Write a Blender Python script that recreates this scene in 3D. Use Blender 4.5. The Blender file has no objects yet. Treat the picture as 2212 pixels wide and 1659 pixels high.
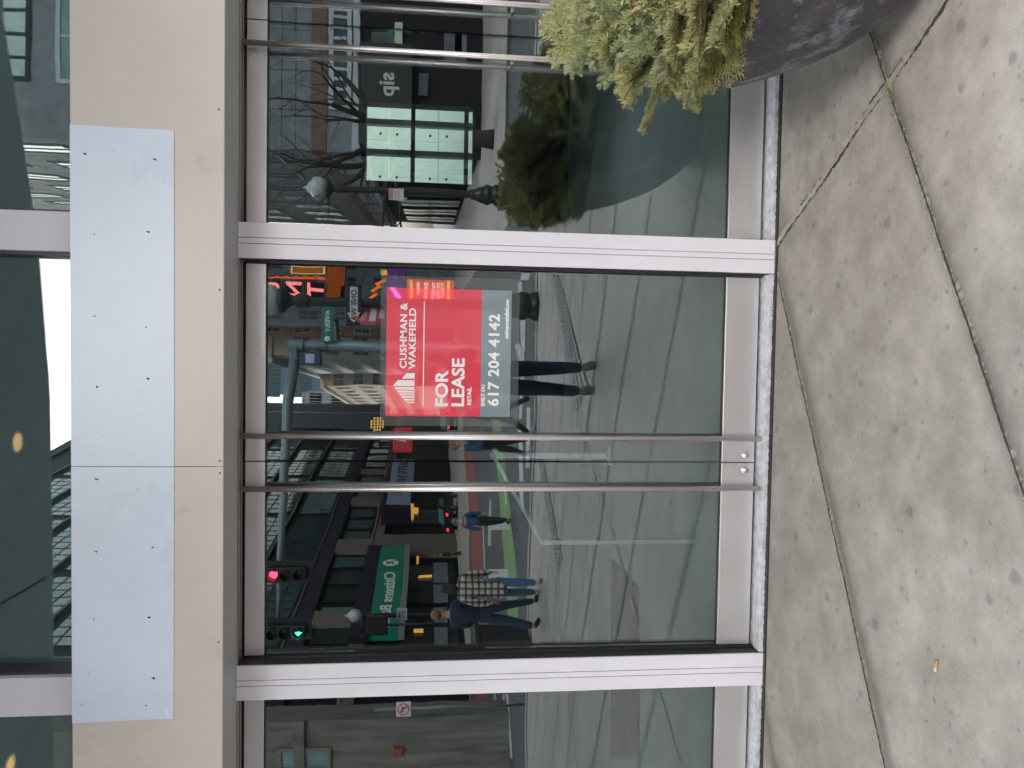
import bpy, bmesh, math, random
from mathutils import Vector, Matrix
random.seed(7)
SC = bpy.context.scene
COL = SC.collection
# ------------------------------------------------------------------ camera
# the photograph is a portrait frame stored on its side: world-up points to image-left
CAM_H, CAM_D = 1.62, 3.61
_p, _y, _r = math.radians(6.1), math.radians(2.1), math.radians(0.75)
FWD = Vector((-math.sin(_y)*math.cos(_p), math.cos(_y)*math.cos(_p), -math.sin(_p)))
R0 = Vector((math.cos(_y), math.sin(_y), 0)); U0 = R0.cross(FWD)
IR = -U0*math.cos(_r) + R0*math.sin(_r)
IU = R0*math.cos(_r) + U0*math.sin(_r)
CAM = Vector((0, -CAM_D, CAM_H))
cd = bpy.data.cameras.new('camera'); cam = bpy.data.objects.new('camera', cd); COL.objects.link(cam)
m3 = Matrix((IR, IU, -FWD)).transposed()
cam.matrix_world = Matrix.Translation(CAM) @ m3.to_4x4()
cd.sensor_width = 36; cd.lens = 36*1660/2212.; cd.clip_start = .02; cd.clip_end = 2000
SC.camera = cam
# ------------------------------------------------------------------ world
w = bpy.data.worlds.new('World'); SC.world = w; w.use_nodes = True
nt = w.node_tree; bg = nt.nodes['Background']
sky = nt.nodes.new('ShaderNodeTexSky'); sky.sky_type = 'NISHITA'; sky.sun_disc = False
sky.sun_elevation = math.radians(38); sky.sun_rotation = math.radians(205)
sky.air_density = 1.6; sky.dust_density = 4.0; sky.ozone_density = 1.0
hs = nt.nodes.new('ShaderNodeHueSaturation'); hs.inputs['Saturation'].default_value = .38
nt.links.new(sky.outputs[0], hs.inputs['Color']); nt.links.new(hs.outputs[0], bg.inputs[0])
bg.inputs[1].default_value = 0.15
sd = bpy.data.lights.new('sun', 'SUN'); sd.energy = .8; sd.angle = math.radians(30); sd.color = (1, .96, .9)
sun = bpy.data.objects.new('sun', sd); COL.objects.link(sun)
# sun high over the street behind the camera (veiled by cloud)
sun.rotation_euler = (math.radians(-52), 0, math.radians(-25)); sun.location = (0, -10, 30)
SC.view_settings.view_transform = 'Standard'; SC.view_settings.look = 'None'
SC.view_settings.exposure = 2.0; SC.view_settings.gamma = 1
SC.render.engine = 'CYCLES'
SC.cycles.max_bounces = 10; SC.cycles.glossy_bounces = 5; SC.cycles.transparent_max_bounces = 16
SC.cycles.transmission_bounces = 6; SC.cycles.diffuse_bounces = 4
# ------------------------------------------------------------------ helpers
def tag(o, label=None, cat=None, group=None, kind=None):
    if label: o['label'] = label
    if cat: o['category'] = cat
    if group: o['group'] = group
    if kind: o['kind'] = kind
    return o
def empty(name, loc=(0,0,0), rz=0, label=None, cat=None, group=None):
    o = bpy.data.objects.new(name, None); o.empty_display_size = .1; COL.objects.link(o)
    o.location = loc; o.rotation_euler = (0, 0, rz)
    return tag(o, label, cat, group)
def ray(px, py): return FWD*1660 + IR*(px-1106) - IU*(py-829.5)
def drop(X, Y):            # street falls away beyond the pavement (Y = metres from camera, seen in the glass)
    d = .06*min(max(Y-8, 0), 12)
    b = 1 - .69*min(max((X-1)/3.5, 0), 1)
    return -d*b
def gz(x, y): return drop(x, -y+CAM_D)
def V(px, py, Y):          # mirrored point: real position of what the glass shows at that place, Y m down the line of sight
    d = ray(px, py); t = Y/d.y; p = CAM + d*t
    return Vector((p.x, -p.y, p.z))
def G(px, py):             # same, on the ground
    d = ray(px, py)
    lo, hi = 1., 400.
    for _ in range(50):
        Y = (lo+hi)/2; p = CAM + d*(Y/d.y)
        if p.z > drop(p.x, Y): lo = Y
        else: hi = Y
    return Vector((p.x, -p.y, drop(p.x, Y)))
def srgb(r, g, b):
    f = lambda c: (c/12.92 if c <= .04045 else ((c+.055)/1.055)**2.4)
    return (f(r/255.), f(g/255.), f(b/255.), 1)
class N:
    def __init__(s, name):
        s.m = bpy.data.materials.new(name); s.m.use_nodes = True; s.t = s.m.node_tree
        s.b = s.t.nodes['Principled BSDF']; s.out = s.t.nodes['Material Output']
    def n(s, typ, **k):
        o = s.t.nodes.new(typ)
        for a, v in k.items():
            if a.startswith('i_'): o.inputs[a[2:].replace('_', ' ')].default_value = v
            else: setattr(o, a, v)
        return o
    def l(s, a, b): s.t.links.new(a, b)
    def coord(s, scale=(1,1,1), rot=(0,0,0)):
        c = s.n('ShaderNodeTexCoord'); mp = s.n('ShaderNodeMapping')
        mp.inputs['Scale'].default_value = scale; mp.inputs['Rotation'].default_value = rot
        s.l(c.outputs['Object'], mp.inputs[0]); return mp.outputs[0]
    def noise(s, co, scale, detail=4, rough=.6):
        o = s.n('ShaderNodeTexNoise'); o.inputs['Scale'].default_value = scale
        o.inputs['Detail'].default_value = detail; o.inputs['Roughness'].default_value = rough
        s.l(co, o.inputs['Vector']); return o.outputs['Fac']
    def ramp(s, fac, stops):
        r = s.n('ShaderNodeValToRGB'); e = r.color_ramp.elements
        while len(e) < len(stops): e.new(.5)
        for i, (p, c) in enumerate(stops):
            e[i].position = p; e[i].color = c if len(c) == 4 else (*c, 1)
        s.l(fac, r.inputs[0]); return r.outputs[0]
    def mix(s, fac, a, b, mode='MIX'):
        o = s.n('ShaderNodeMix', data_type='RGBA', blend_type=mode)
        if isinstance(fac, float): o.inputs[0].default_value = fac
        else: s.l(fac, o.inputs[0])
        for v, i in ((a, 6), (b, 7)):
            if hasattr(v, 'is_linked') or hasattr(v, 'links'): s.l(v, o.inputs[i])
            else: o.inputs[i].default_value = v if len(v) == 4 else (*v, 1)
        return o.outputs[2]
    def math(s, op, a, b=None, c=None):
        o = s.n('ShaderNodeMath', operation=op)
        for i, v in enumerate((a, b, c)):
            if v is None: continue
            if isinstance(v, (int, float)): o.inputs[i].default_value = v
            else: s.l(v, o.inputs[i])
        return o.outputs[0]
    def bump(s, h, strength, dist=.01):
        o = s.n('ShaderNodeBump'); o.inputs['Strength'].default_value = strength
        o.inputs['Distance'].default_value = dist; s.l(h, o.inputs['Height']); s.l(o.outputs[0], s.b.inputs['Normal'])
        return o.outputs[0]
def mat(name, col, rough=.6, metal=0, var=.12, scale=8, emit=None, es=1, bump=0, stretch=(1,1,1), spec=.5):
    k = N(name); co = k.coord(stretch)
    f = k.noise(co, scale, 5)
    c = tuple(col[:3]); lo = tuple(v*(1-var) for v in c); hi = tuple(min(1, v*(1+var)) for v in c)
    k.l(k.ramp(f, [(.3, lo), (.7, hi)]), k.b.inputs['Base Color'])
    k.b.inputs['Roughness'].default_value = rough; k.b.inputs['Metallic'].default_value = metal
    k.b.inputs['Specular IOR Level'].default_value = spec
    if bump: k.bump(k.noise(co, scale*6, 3), bump, .005)
    if emit:
        k.b.inputs['Emission Color'].default_value = (*emit[:3], 1); k.b.inputs['Emission Strength'].default_value = es
    return k.m
class MB:
    def __init__(s): s.bm = bmesh.new(); s.mi = 0; s.mats = []
    def use(s, m):
        if m not in s.mats: s.mats.append(m)
        s.mi = s.mats.index(m); return s
    def _faces(s, fs):
        for f in fs: f.material_index = s.mi
    def box(s, a, b, bev=0, M=None):
        a, b = [min(p, q) for p, q in zip(a, b)], [max(p, q) for p, q in zip(a, b)]
        vs = [s.bm.verts.new((x, y, z)) for x in (a[0], b[0]) for y in (a[1], b[1]) for z in (a[2], b[2])]
        q = [(0,1,3,2), (4,6,7,5), (0,4,5,1), (2,3,7,6), (0,2,6,4), (1,5,7,3)]
        fs = [s.bm.faces.new([vs[i] for i in f]) for f in q]
        s._faces(fs)
        if bev:
            es = list({e for f in fs for e in f.edges})
            r = bmesh.ops.bevel(s.bm, geom=es, offset=bev, segments=2, affect='EDGES', profile=.5)
            s._faces(r['faces']); vs = list({v for v in r['verts']} | {v for v in vs if v.is_valid})
        if M is not None: bmesh.ops.transform(s.bm, matrix=M, verts=[v for v in vs if v.is_valid])
        return s
    def poly(s, pts):
        f = s.bm.faces.new([s.bm.verts.new(p) for p in pts]); s._faces([f]); return s
    def prism(s, pts, d):          # pts planar polygon, extruded by vector d
        d = Vector(d); a = [s.bm.verts.new(p) for p in pts]; b = [s.bm.verts.new(Vector(p)+d) for p in pts]
        n = len(a); fs = [s.bm.faces.new(a[::-1]), s.bm.faces.new(b)]
        for i in range(n): fs.append(s.bm.faces.new((a[i], a[(i+1) % n], b[(i+1) % n], b[i])))
        s._faces(fs); return s
    def tube(s, pts, rad, seg=10, cap=True):
        pts = [Vector(p) for p in pts]
        if not isinstance(rad, (list, tuple)): rad = [rad]*len(pts)
        rings = []; up = None
        for i, p in enumerate(pts):
            t = (pts[min(i+1, len(pts)-1)] - pts[max(i-1, 0)])
            if t.length < 1e-9: t = Vector((0,0,1))
            t.normalize()
            if up is None: up = Vector((0,0,1)) if abs(t.z) < .9 else Vector((1,0,0))
            u = (up - t*up.dot(t)); u.normalize(); v = t.cross(u); up = u
            rings.append([s.bm.verts.new(p + (u*math.cos(2*math.pi*k/seg) + v*math.sin(2*math.pi*k/seg))*rad[i]) for k in range(seg)])
        fs = []
        for a, b in zip(rings, rings[1:]):
            for k in range(seg): fs.append(s.bm.faces.new((a[k], a[(k+1) % seg], b[(k+1) % seg], b[k])))
        if cap: fs += [s.bm.faces.new(rings[0][::-1]), s.bm.faces.new(rings[-1])]
        for f in fs: f.smooth = True
        s._faces(fs); return s
    def lathe(s, prof, seg=32, c=(0,0,0), M=None):   # prof (r,z)
        rings = []; vs = []
        for r, z in prof:
            rg = [s.bm.verts.new((c[0]+max(r, 1e-4)*math.cos(2*math.pi*k/seg), c[1]+max(r, 1e-4)*math.sin(2*math.pi*k/seg), c[2]+z)) for k in range(seg)]
            rings.append(rg); vs += rg
        fs = []
        for a, b in zip(rings, rings[1:]):
            for k in range(seg): fs.append(s.bm.faces.new((a[k], a[(k+1) % seg], b[(k+1) % seg], b[k])))
        for f in fs: f.smooth = True
        s._faces(fs)
        if M is not None: bmesh.ops.transform(s.bm, matrix=M, verts=vs)
        return s
    def ball(s, c, r, seg=12, M=None):
        r = (r, r, r) if isinstance(r, (int, float)) else r
        mt = Matrix.Translation(c) @ (M or Matrix()) @ Matrix.Diagonal((*r, 1))
        res = bmesh.ops.create_uvsphere(s.bm, u_segments=seg, v_segments=max(6, seg*2//3), radius=1, matrix=mt)
        fs = {f for v in res['verts'] for f in v.link_faces}
        for f in fs: f.smooth = True
        s._faces(fs); return s
    def build(s, name, m=None, parent=None, loc=None, smooth=False):
        me = bpy.data.meshes.new(name)
        if m is not None: s.mats = s.mats or [m]
        bmesh.ops.recalc_face_normals(s.bm, faces=s.bm.faces[:])
        if smooth:
            for f in s.bm.faces: f.smooth = True
        s.bm.to_mesh(me); s.bm.free()
        for mm in s.mats: me.materials.append(mm)
        o = bpy.data.objects.new(name, me); COL.objects.link(o)
        if parent is not None: o.parent = parent
        if loc is not None: o.location = loc
        return o
def children(o): return [c for c in bpy.data.objects if c.parent == o]
def copy_tree(o, parent=None):
    kids = children(o)
    c = o.copy(); COL.objects.link(c)
    if parent is not None: c.parent = parent
    for k in kids: copy_tree(k, c)
    return c
def textmesh(name, s, size, m, parent, origin, right, up, align='LEFT', bold=0.0, ext=.002, squash=1.0, shear=0, space=1.0):
    cu = bpy.data.curves.new(name, 'FONT'); cu.body = s; cu.size = size; cu.align_x = align
    cu.offset = bold; cu.extrude = ext; cu.resolution_u = 3; cu.shear = shear; cu.space_character = space
    t = bpy.data.objects.new(name, cu); COL.objects.link(t)
    dg = bpy.context.evaluated_depsgraph_get(); dg.update()
    me = bpy.data.meshes.new_from_object(t.evaluated_get(dg))
    bpy.data.objects.remove(t); bpy.data.curves.remove(cu)
    me.name = name; me.materials.clear(); me.materials.append(m)
    right = Vector(right).normalized(); up = Vector(up).normalized(); nn = right.cross(up)
    M = Matrix((right*squash, up, nn)).transposed().to_4x4(); M.translation = Vector(origin)
    me.transform(M)
    o = bpy.data.objects.new(name, me); COL.objects.link(o)
    if parent is not None: o.parent = parent
    return o
# ------------------------------------------------------------------ materials
def concrete_ground():
    k = N('concrete_paving'); co = k.coord()
    sep = k.n('ShaderNodeSeparateXYZ'); k.l(co, sep.inputs[0]); X, Yc = sep.outputs[0], sep.outputs[1]
    big = k.noise(co, 1.6, 6, .66); mid = k.noise(co, 5.5, 6, .68); fine = k.noise(co, 160, 3, .7); grit = k.noise(co, 420, 2, .5)
    c = k.ramp(big, [(.32, (.24, .20, .172)), (.5, (.42, .37, .335)), (.66, (.60, .545, .505))])
    c = k.mix(.5, c, k.ramp(mid, [(.34, (.20, .16, .135)), (.5, (.42, .37, .335)), (.66, (.69, .63, .59))]))
    c = k.mix(.30, c, k.ramp(fine, [(.3, (.16, .15, .14)), (.7, (.52, .50, .48))]))
    c = k.mix(.16, c, k.ramp(grit, [(.35, (.1, .1, .1)), (.65, (.7, .68, .66))]))
    # gum and drip spots of several sizes
    wob = k.n('ShaderNodeVectorMath', operation='MULTIPLY_ADD'); nv = k.n('ShaderNodeTexNoise'); nv.inputs['Scale'].default_value = 30; k.l(co, nv.inputs['Vector'])
    k.l(nv.outputs['Color'], wob.inputs[0]); wob.inputs[1].default_value = (.03,.03,.03); k.l(co, wob.inputs[2])
    for sc, r, amt, seed in ((6, .22, .48, 0), (11, .32, .42, 3.3), (26, .32, .38, 9.1)):
        v = k.n('ShaderNodeTexVoronoi'); v.inputs['Scale'].default_value = sc
        ad = k.n('ShaderNodeVectorMath', operation='ADD'); ad.inputs[1].default_value = (seed, seed*1.7, 0)
        k.l(wob.outputs[0], ad.inputs[0]); k.l(ad.outputs[0], v.inputs['Vector'])
        pick = k.n('ShaderNodeSeparateColor'); k.l(v.outputs['Color'], pick.inputs[0])
        rad = k.math('MULTIPLY', pick.outputs[0], r)
        d = k.math('SUBTRACT', rad, v.outputs['Distance'])
        f = k.math('MULTIPLY', d, 7); f = k.n('ShaderNodeClamp') and k.math('MINIMUM', k.math('MAXIMUM', f, 0.0), 1.0)
        f = k.math('MULTIPLY', f, k.math('MULTIPLY', k.math('GREATER_THAN', pick.outputs[1], .45), amt))
        c = k.mix(f, c, (.10, .092, .088))
    # dirt along the joints
    q = k.math('ADD', k.math('MULTIPLY', X, .467), k.math('MULTIPLY', Yc, -.884))
    q = k.math('ADD', q, k.math('MULTIPLY', k.math('SUBTRACT', mid, .5), .05))
    d = k.math('ABSOLUTE', k.math('SUBTRACT', k.math('FRACT', k.math('ADD', k.math('SUBTRACT', q, .335), 40.5)), .5))
    f = k.math('MAXIMUM', k.math('SUBTRACT', 1.0, k.math('MULTIPLY', d, 14)), 0.0)
    f = k.math('MULTIPLY', k.math('POWER', f, 1.6), .62)
    c = k.mix(f, c, (.085, .07, .06))
    # grime and patchy darkening near the foot of the shop front and pot
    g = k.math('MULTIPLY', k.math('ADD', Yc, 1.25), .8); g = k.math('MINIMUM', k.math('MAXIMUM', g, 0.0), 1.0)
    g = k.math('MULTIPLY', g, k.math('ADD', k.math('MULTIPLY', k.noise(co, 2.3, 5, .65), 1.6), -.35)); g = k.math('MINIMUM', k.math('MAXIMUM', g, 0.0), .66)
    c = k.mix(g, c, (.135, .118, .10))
    sp = k.noise(co, 55, 2, .5); c = k.mix(k.math('MULTIPLY', k.math('GREATER_THAN', sp, .80), .35), c, (.62, .61, .6))
    k.l(c, k.b.inputs['Base Color'])
    k.l(k.ramp(big, [(.3, (.55,)*3), (.7, (.8,)*3)]), k.b.inputs['Roughness'])
    k.bump(k.mix(.5, fine, mid), .35, .004)
    return k.m
def brushed(name, col, rough=.32, axis='x', var=.10, metal=1.0):
    k = N(name); st = {'x': (1.5, 40, 300), 'z': (300, 40, 1.5)}[axis]
    co = k.coord(st); co2 = k.coord()
    f = k.noise(co, 3, 3); g = k.noise(co2, 3.2, 5, .65)
    lo = tuple(v*(1-var) for v in col); hi = tuple(min(1, v*(1+var)) for v in col)
    c = k.mix(.5, k.ramp(f, [(.3, lo), (.7, hi)]), k.ramp(g, [(.3, lo), (.7, hi)]))
    k.l(c, k.b.inputs['Base Color']); k.b.inputs['Metallic'].default_value = metal
    k.l(k.ramp(g, [(.3, (rough*.8,)*3), (.75, (rough*1.35,)*3)]), k.b.inputs['Roughness'])
    k.bump(f, .05, .001)
    return k.m
def panel_mat(name, col, rough=.3, spots=0, spec=.5, coat=0):
    k = N(name); co = k.coord((1, 1, 1)); big = k.noise(co, 1.8, 5, .6); fine = k.noise(k.coord((1, 1, 6)), 60, 3, .6)
    lo = tuple(v*.93 for v in col); hi = tuple(min(1, v*1.05) for v in col)
    c = k.ramp(big, [(.3, lo), (.7, hi)])
    c = k.mix(.10, c, k.ramp(fine, [(.35, tuple(v*.6 for v in col)), (.65, hi)]))
    k.l(c, k.b.inputs['Base Color']); k.b.inputs['Specular IOR Level'].default_value = spec
    k.l(k.ramp(big, [(.3, (rough*.85,)*3), (.7, (rough*1.25,)*3)]), k.b.inputs['Roughness'])
    k.b.inputs['Coat Weight'].default_value = coat; k.b.inputs['Coat Roughness'].default_value = rough*.7
    k.bump(k.noise(co, 220, 2), .04, .001)
    return k.m
def glass_mat(name, refl=.40, tint=(.50, .66, .64), gcol=(.86, .97, .95), wave=.02, dust=.02):
    k = N(name); t = k.t; t.nodes.remove(k.b)
    co = k.coord(); n = k.noise(co, 2.2, 2, .5)
    bp = k.n('ShaderNodeBump'); bp.inputs['Strength'].default_value = wave; bp.inputs['Distance'].default_value = .02; k.l(n, bp.inputs['Height'])
    gl = k.n('ShaderNodeBsdfGlossy'); gl.inputs['Color'].default_value = (*gcol, 1); gl.inputs['Roughness'].default_value = 0
    k.l(bp.outputs[0], gl.inputs['Normal'])
    tr = k.n('ShaderNodeBsdfTransparent'); tr.inputs[0].default_value = (*tint, 1)
    fr = k.n('ShaderNodeFresnel'); fr.inputs['IOR'].default_value = 1.5
    fac = k.math('MINIMUM', k.math('ADD', k.math('MULTIPLY', fr.outputs[0], .9), refl), 1.0)
    mx = k.n('ShaderNodeMixShader'); k.l(fac, mx.inputs[0]); k.l(tr.outputs[0], mx.inputs[1]); k.l(gl.outputs[0], mx.inputs[2])
    df = k.n('ShaderNodeBsdfDiffuse'); df.inputs[0].default_value = (.6, .62, .62, 1)
    dn = k.noise(co, 90, 2, .6); dv = k.noise(co, 1.3, 4, .6)
    dm = k.math('ADD', k.math('MULTIPLY', k.math('GREATER_THAN', dn, .80), .3), k.math('MULTIPLY', dv, dust))
    m2 = k.n('ShaderNodeMixShader'); k.l(dm, m2.inputs[0]); k.l(mx.outputs[0], m2.inputs[1]); k.l(df.outputs[0], m2.inputs[2])
    k.l(m2.outputs[0], k.out.inputs['Surface'])
    return k.m
M = {}
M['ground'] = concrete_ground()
M['steel'] = brushed('brushed_steel', (.74, .735, .76), .36, 'x', .10, .78)
M['steel_v'] = brushed('brushed_steel_tube', (.84, .77, .76), .38, 'z', .03)
M['alu'] = panel_mat('satin_aluminium', (.79, .78, .86), .34, spec=.6)
M['alu_dark'] = mat('dark_anodised', (.07, .065, .07), .4, .6, .1, 4)
M['groove'] = mat('groove', (.22, .21, .23), .6)
M['header'] = brushed('bronze_header', (.30, .27, .25), .4, 'x', .06)
M['beige'] = panel_mat('beige_panel', (.655, .60, .55), .30, spec=.55, coat=.25)
M['white_panel'] = panel_mat('bare_white_panel', (.70, .80, .95), .28, spec=.5, coat=.3)
M['soffit'] = panel_mat('grey_soffit', (.42, .42, .42), .5)
M['gasket'] = mat('black_gasket', (.02, .02, .02), .6)
M['threshold'] = mat('worn_threshold', (.55, .56, .60), .55, 0, .28, 26, bump=.3)
M['glass'] = glass_mat('shop_glass', .10, (.97, .996, 1.0), (.87, .95, .95), .02, .002)
M['hole'] = mat('drill_hole', (.02, .02, .02), .8)
M['red_sign'] = mat('sign_red', (.80, .055, .10), .4, 0, .03, 2)
M['grey_sign'] = mat('sign_grey', (.24, .315, .35), .45, 0, .04, 2)
M['white_sign'] = mat('sign_white', (.86, .87, .88), .5, 0, .02)
for q_ in ('red_sign', 'grey_sign'):
    b_ = M[q_].node_tree.nodes['Principled BSDF']; b_.inputs['Coat Weight'].default_value = 1; b_.inputs['Coat IOR'].default_value = 2.0; b_.inputs['Coat Roughness'].default_value = .015
M['black'] = mat('black_paint', (.015, .016, .018), .35, 0, .1)
M['asphalt'] = mat('asphalt', (.085, .088, .095), .75, 0, .2, 3, bump=.3)
M['white_line'] = mat('road_paint_white', (.50, .50, .49), .7, 0, .1, 3)
M['green_lane'] = mat('bike_lane_green', (.19, .32, .13), .7, 0, .12, 2)
M['red_lane'] = mat('red_lane', (.30, .085, .075), .75, 0, .12, 2)
M['kerb'] = mat('granite_kerb', (.42, .41, .40), .7, 0, .12, 6)
M['joint'] = mat('joint_dark', (.07, .06, .05), .9, 0, .4, 60)
M['caulk'] = mat('joint_caulk', (.36, .335, .285), .8, 0, .3, 45, bump=.4)
M['galv'] = mat('galvanised_grey', (.15, .19, .21), .45, .3, .08, 6)
# ================================================================== GROUND
def axis_lines(lo, hi, fine_lo, fine_hi, step, coarse):
    v = []; x = lo
    while x < hi-1e-6:
        v.append(x); x += step if fine_lo-1e-6 <= x < fine_hi-1e-6 else coarse
        x = round(x, 5)
    v.append(hi); return v
gx = [-400, -120] + [v*.5 for v in range(-80, 81)] + [120, 400]
gy = [-600, -250, -120, -80] + [CAM_D-20 - .5*i for i in range(40, 0, -1)] + [CAM_D-20+.5*i for i in range(0, 33)] + [0.0]
gy = sorted(set(round(v, 4) for v in gy))
bm = bmesh.new(); grid = [[bm.verts.new((x, y, gz(x, y))) for y in gy] for x in gx]
for i in range(len(gx)-1):
    for j in range(len(gy)-1):
        bm.faces.new((grid[i][j], grid[i+1][j], grid[i+1][j+1], grid[i][j+1]))
mb = MB(); mb.bm.free(); mb.bm = bm
ground = mb.build('pavement', M['ground'])
tag(ground, 'mottled grey concrete pavement with dark joints and stains', 'pavement', kind='structure')
def drape(pts, off):
    b = bmesh.new(); b.faces.new([b.verts.new((p[0], p[1], 0)) for p in pts])
    xs = [p[0] for p in pts]; ys = [p[1] for p in pts]
    cuts = [((x, 0, 0), (1, 0, 0)) for x in [v*.5 for v in range(2, 10)] if min(xs) < x < max(xs)]
    cuts += [((0, CAM_D-20+.5*i, 0), (0, 1, 0)) for i in range(0, 25) if min(ys) < CAM_D-20+.5*i < max(ys)]
    for co, no in cuts:
        bmesh.ops.bisect_plane(b, geom=b.verts[:]+b.edges[:]+b.faces[:], plane_co=co, plane_no=no, dist=1e-5)
    bmesh.ops.triangulate(b, faces=b.faces[:])
    for v in b.verts: v.co.z = gz(v.co.x, v.co.y) + off
    for f in b.faces:
        if f.normal.z < 0: f.normal_flip()
    return b
def patch(name, polys, off, m, parent=None, thick=0):
    mb = MB(); mb.use(m)
    for pts in polys:
        b = drape(pts, off); me = bpy.data.meshes.new('t'); b.to_mesh(me); b.free(); mb.bm.from_mesh(me); bpy.data.meshes.remove(me)
    for f in mb.bm.faces: f.material_index = 0
    return mb.build(name, m, parent)
def gp(*pp): return [(G(*p).x, G(*p).y) for p in pp]
# --- joints close to the shop front and running out to the kerb
dB = Vector((-.884, -.467)); dA = Vector((.467, -.884))     # two joint directions
rnd = random.Random(3)
def strip(p, q, wid, off, jit=.25, step=.02, gap=0):
    p, q = Vector(p), Vector(q); L = (q-p).length; n = max(2, int(L/step)); t = (q-p)/L; s = Vector((-t.y, t.x))
    out = []; l = r = None
    for i in range(n+1):
        c = p+t*(L*i/n) + s*wid*.18*math.sin(i*.13)
        a = c + s*wid*(.5+rnd.uniform(-jit, jit)*.5); b = c - s*wid*(.5+rnd.uniform(-jit, jit)*.5)
        if l is not None and rnd.random() > gap:
            out.append(((l.x, l.y), (a.x, a.y), (b.x, b.y), (r.x, r.y)))
        l, r = a, b
    return out
def quads(name, qs, off, m, parent):
    mb = MB(); mb.use(m)
    for q in qs: mb.poly([(x, y, gz(x, y)+off) for x, y in q])
    for f in mb.bm.faces:
        if f.normal.z < 0: f.normal_flip()
    return mb.build(name, m, parent)
def clip_y(p, d, y0, y1):
    return tuple(Vector(p)+Vector(d)*((y0-p[1])/d[1])), tuple(Vector(p)+Vector(d)*((y1-p[1])/d[1]))
kk = 0
def nB(c): return Vector((.467*c, -.884*c))                  # a point with n.p = c
for i in range(0, 9):
    c = .305 + 1.02*i
    p = nB(c)
    a, b = p-dB*(6.5), p+dB*(6.5)
    # stop at the shop front
    pts = []
    for e, s_ in ((a, 1), (b, -1)):
        if e.y > -.12: e = p + dB*((-.12-p.y)/dB.y)
        pts.append(e)
    near = i < 3
    st = .014 if near else .4
    quads('joint', strip(pts[0], pts[1], .008 if near else .012, 0, .55, st), .0035, M['joint'], ground)
    if near:
        quads('joint_edge', strip(pts[0], pts[1], .021, 0, 1.0, .011, .35), .0022, M['caulk'], ground)
for j, c in enumerate((-5.9, -2.75, .428, 3.6, 6.8)):
    p = Vector((.884*c, .467*c)); a = p+dA*((-.115-p.y)/dA.y); b = p+dA*9.5
    wide = j == 2
    if wide:
        quads('joint_outline', strip(a, a+(b-a)*.35, .034, 0, .4, .014), .0020, M['joint'], ground)  # dark strip outlining the pale joint filler
        quads('joint_filler', strip(a, a+(b-a)*.35, .027, 0, .3, .012), .0050, M['caulk'], ground)
        quads('joint', strip(a+(b-a)*.35, b, .014, 0, .3, .3), .0035, M['joint'], ground)
    else:
        quads('joint', strip(a, b, .014, 0, .3, .3), .0035, M['joint'], ground)
# expansion joint against the threshold
mb = MB(); mb.use(M['gasket']).box((-6, -.128, -.01), (4, -.100, .006)); mb.build('expansion_joint', None, ground)
# moss sprigs sitting in the joint crossing
mb = MB(); mb.use(mat('moss', (.24, .25, .08), .8, 0, .3, 30))
for base, cnt, spread in ((nB(1.325)+Vector((.378, .20)), 60, .05), (nB(1.325)+Vector((.26, .14)), 70, .12), (nB(1.325)-dB*-1.4, 20, .25), (nB(.305)+dB*1.3, 14, .25), (nB(1.325)+dB*.3, 12, .3), (nB(.305)+dB*.4, 10, .3)):
    for i in range(cnt):
        p = base + dB*rnd.gauss(0, spread) + dA*rnd.gauss(0, .006); h = rnd.uniform(.006, .022)
        a = rnd.uniform(0, 6.28); dx, dy = math.cos(a)*.002, math.sin(a)*.002; lx, ly = rnd.gauss(0, .01), rnd.gauss(0, .01)
        mb.poly([(p.x-dx, p.y-dy, .002), (p.x+dx, p.y+dy, .002), (p.x+lx, p.y+ly, h)])
tag(mb.build('moss'), 'yellow green moss and grass sprigs along the pavement joints', 'moss', kind='stuff')
# litter
def butt(x, y, rz):
    t = empty('cigarette_butt', (x, y, .0065), rz, 'orange and white cigarette butt lying on the concrete', 'cigarette butt')
    MB().use(mat('cork_paper', (.62, .30, .07), .7, 0, .15, 200)).tube([(0,0,.0),(.021,0,0)], .0048, 10).build('filter', None, t)
    MB().use(mat('burnt_paper', (.62, .58, .50), .8, 0, .2, 200)).tube([(.0212,0,0),(.038,.002,.0002)], [.0046, .0042], 10).build('paper', None, t)
bp = (-1.085, -1.37)
lm = mat('dry_leaf', (.42, .33, .13), .8, 0, .3, 80)
def scrap(px, py, s, rz, label, m=lm):
    r = ray(px, py); t_ = -CAM.z/r.z; x, y = CAM.x+r.x*t_, CAM.y+r.y*t_
    mb = MB(); mb.use(m); pts = []
    for i in range(9):
        a = i/9*6.283; rr = s*(.5+.35*math.sin(a*2+rz)*rnd.random())
        pts.append((math.cos(a)*rr*1.6, math.sin(a)*rr*.7, .004+.3*s*abs(math.sin(a))))
    mb.prism(pts, (0, 0, .0006))
    o = mb.build('leaf_scrap', m); o.location = (x, y, .002); o.rotation_euler = (0, 0, rz)
    tag(o, label, 'leaf', 'leaf scraps on the pavement')
r_ = ray(2028, 1427); t_ = -CAM.z/r_.z; butt(CAM.x+r_.x*t_, CAM.y+r_.y*t_, 2.9)
scrap(2112, 1388, .012, .4, 'curled tan leaf scrap just above the cigarette butt')
scrap(2005, 1558, .011, 2, 'pale yellow leaf scrap below the cigarette butt')
scrap(1670, 1506, .011, 1.2, 'small green leaf scrap by the foot of the left pillar', mat('green_leaf', (.12, .17, .04), .7))
scrap(1663, 858, .016, 1.4, 'olive leaf strip at the foot of the door beside the handle', mat('olive_leaf', (.22, .21, .06), .7))
scrap(1968, 152, .010, .3, 'tiny lime leaf scrap on the concrete under the planter', mat('lime_leaf', (.32, .36, .08), .7))
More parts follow.
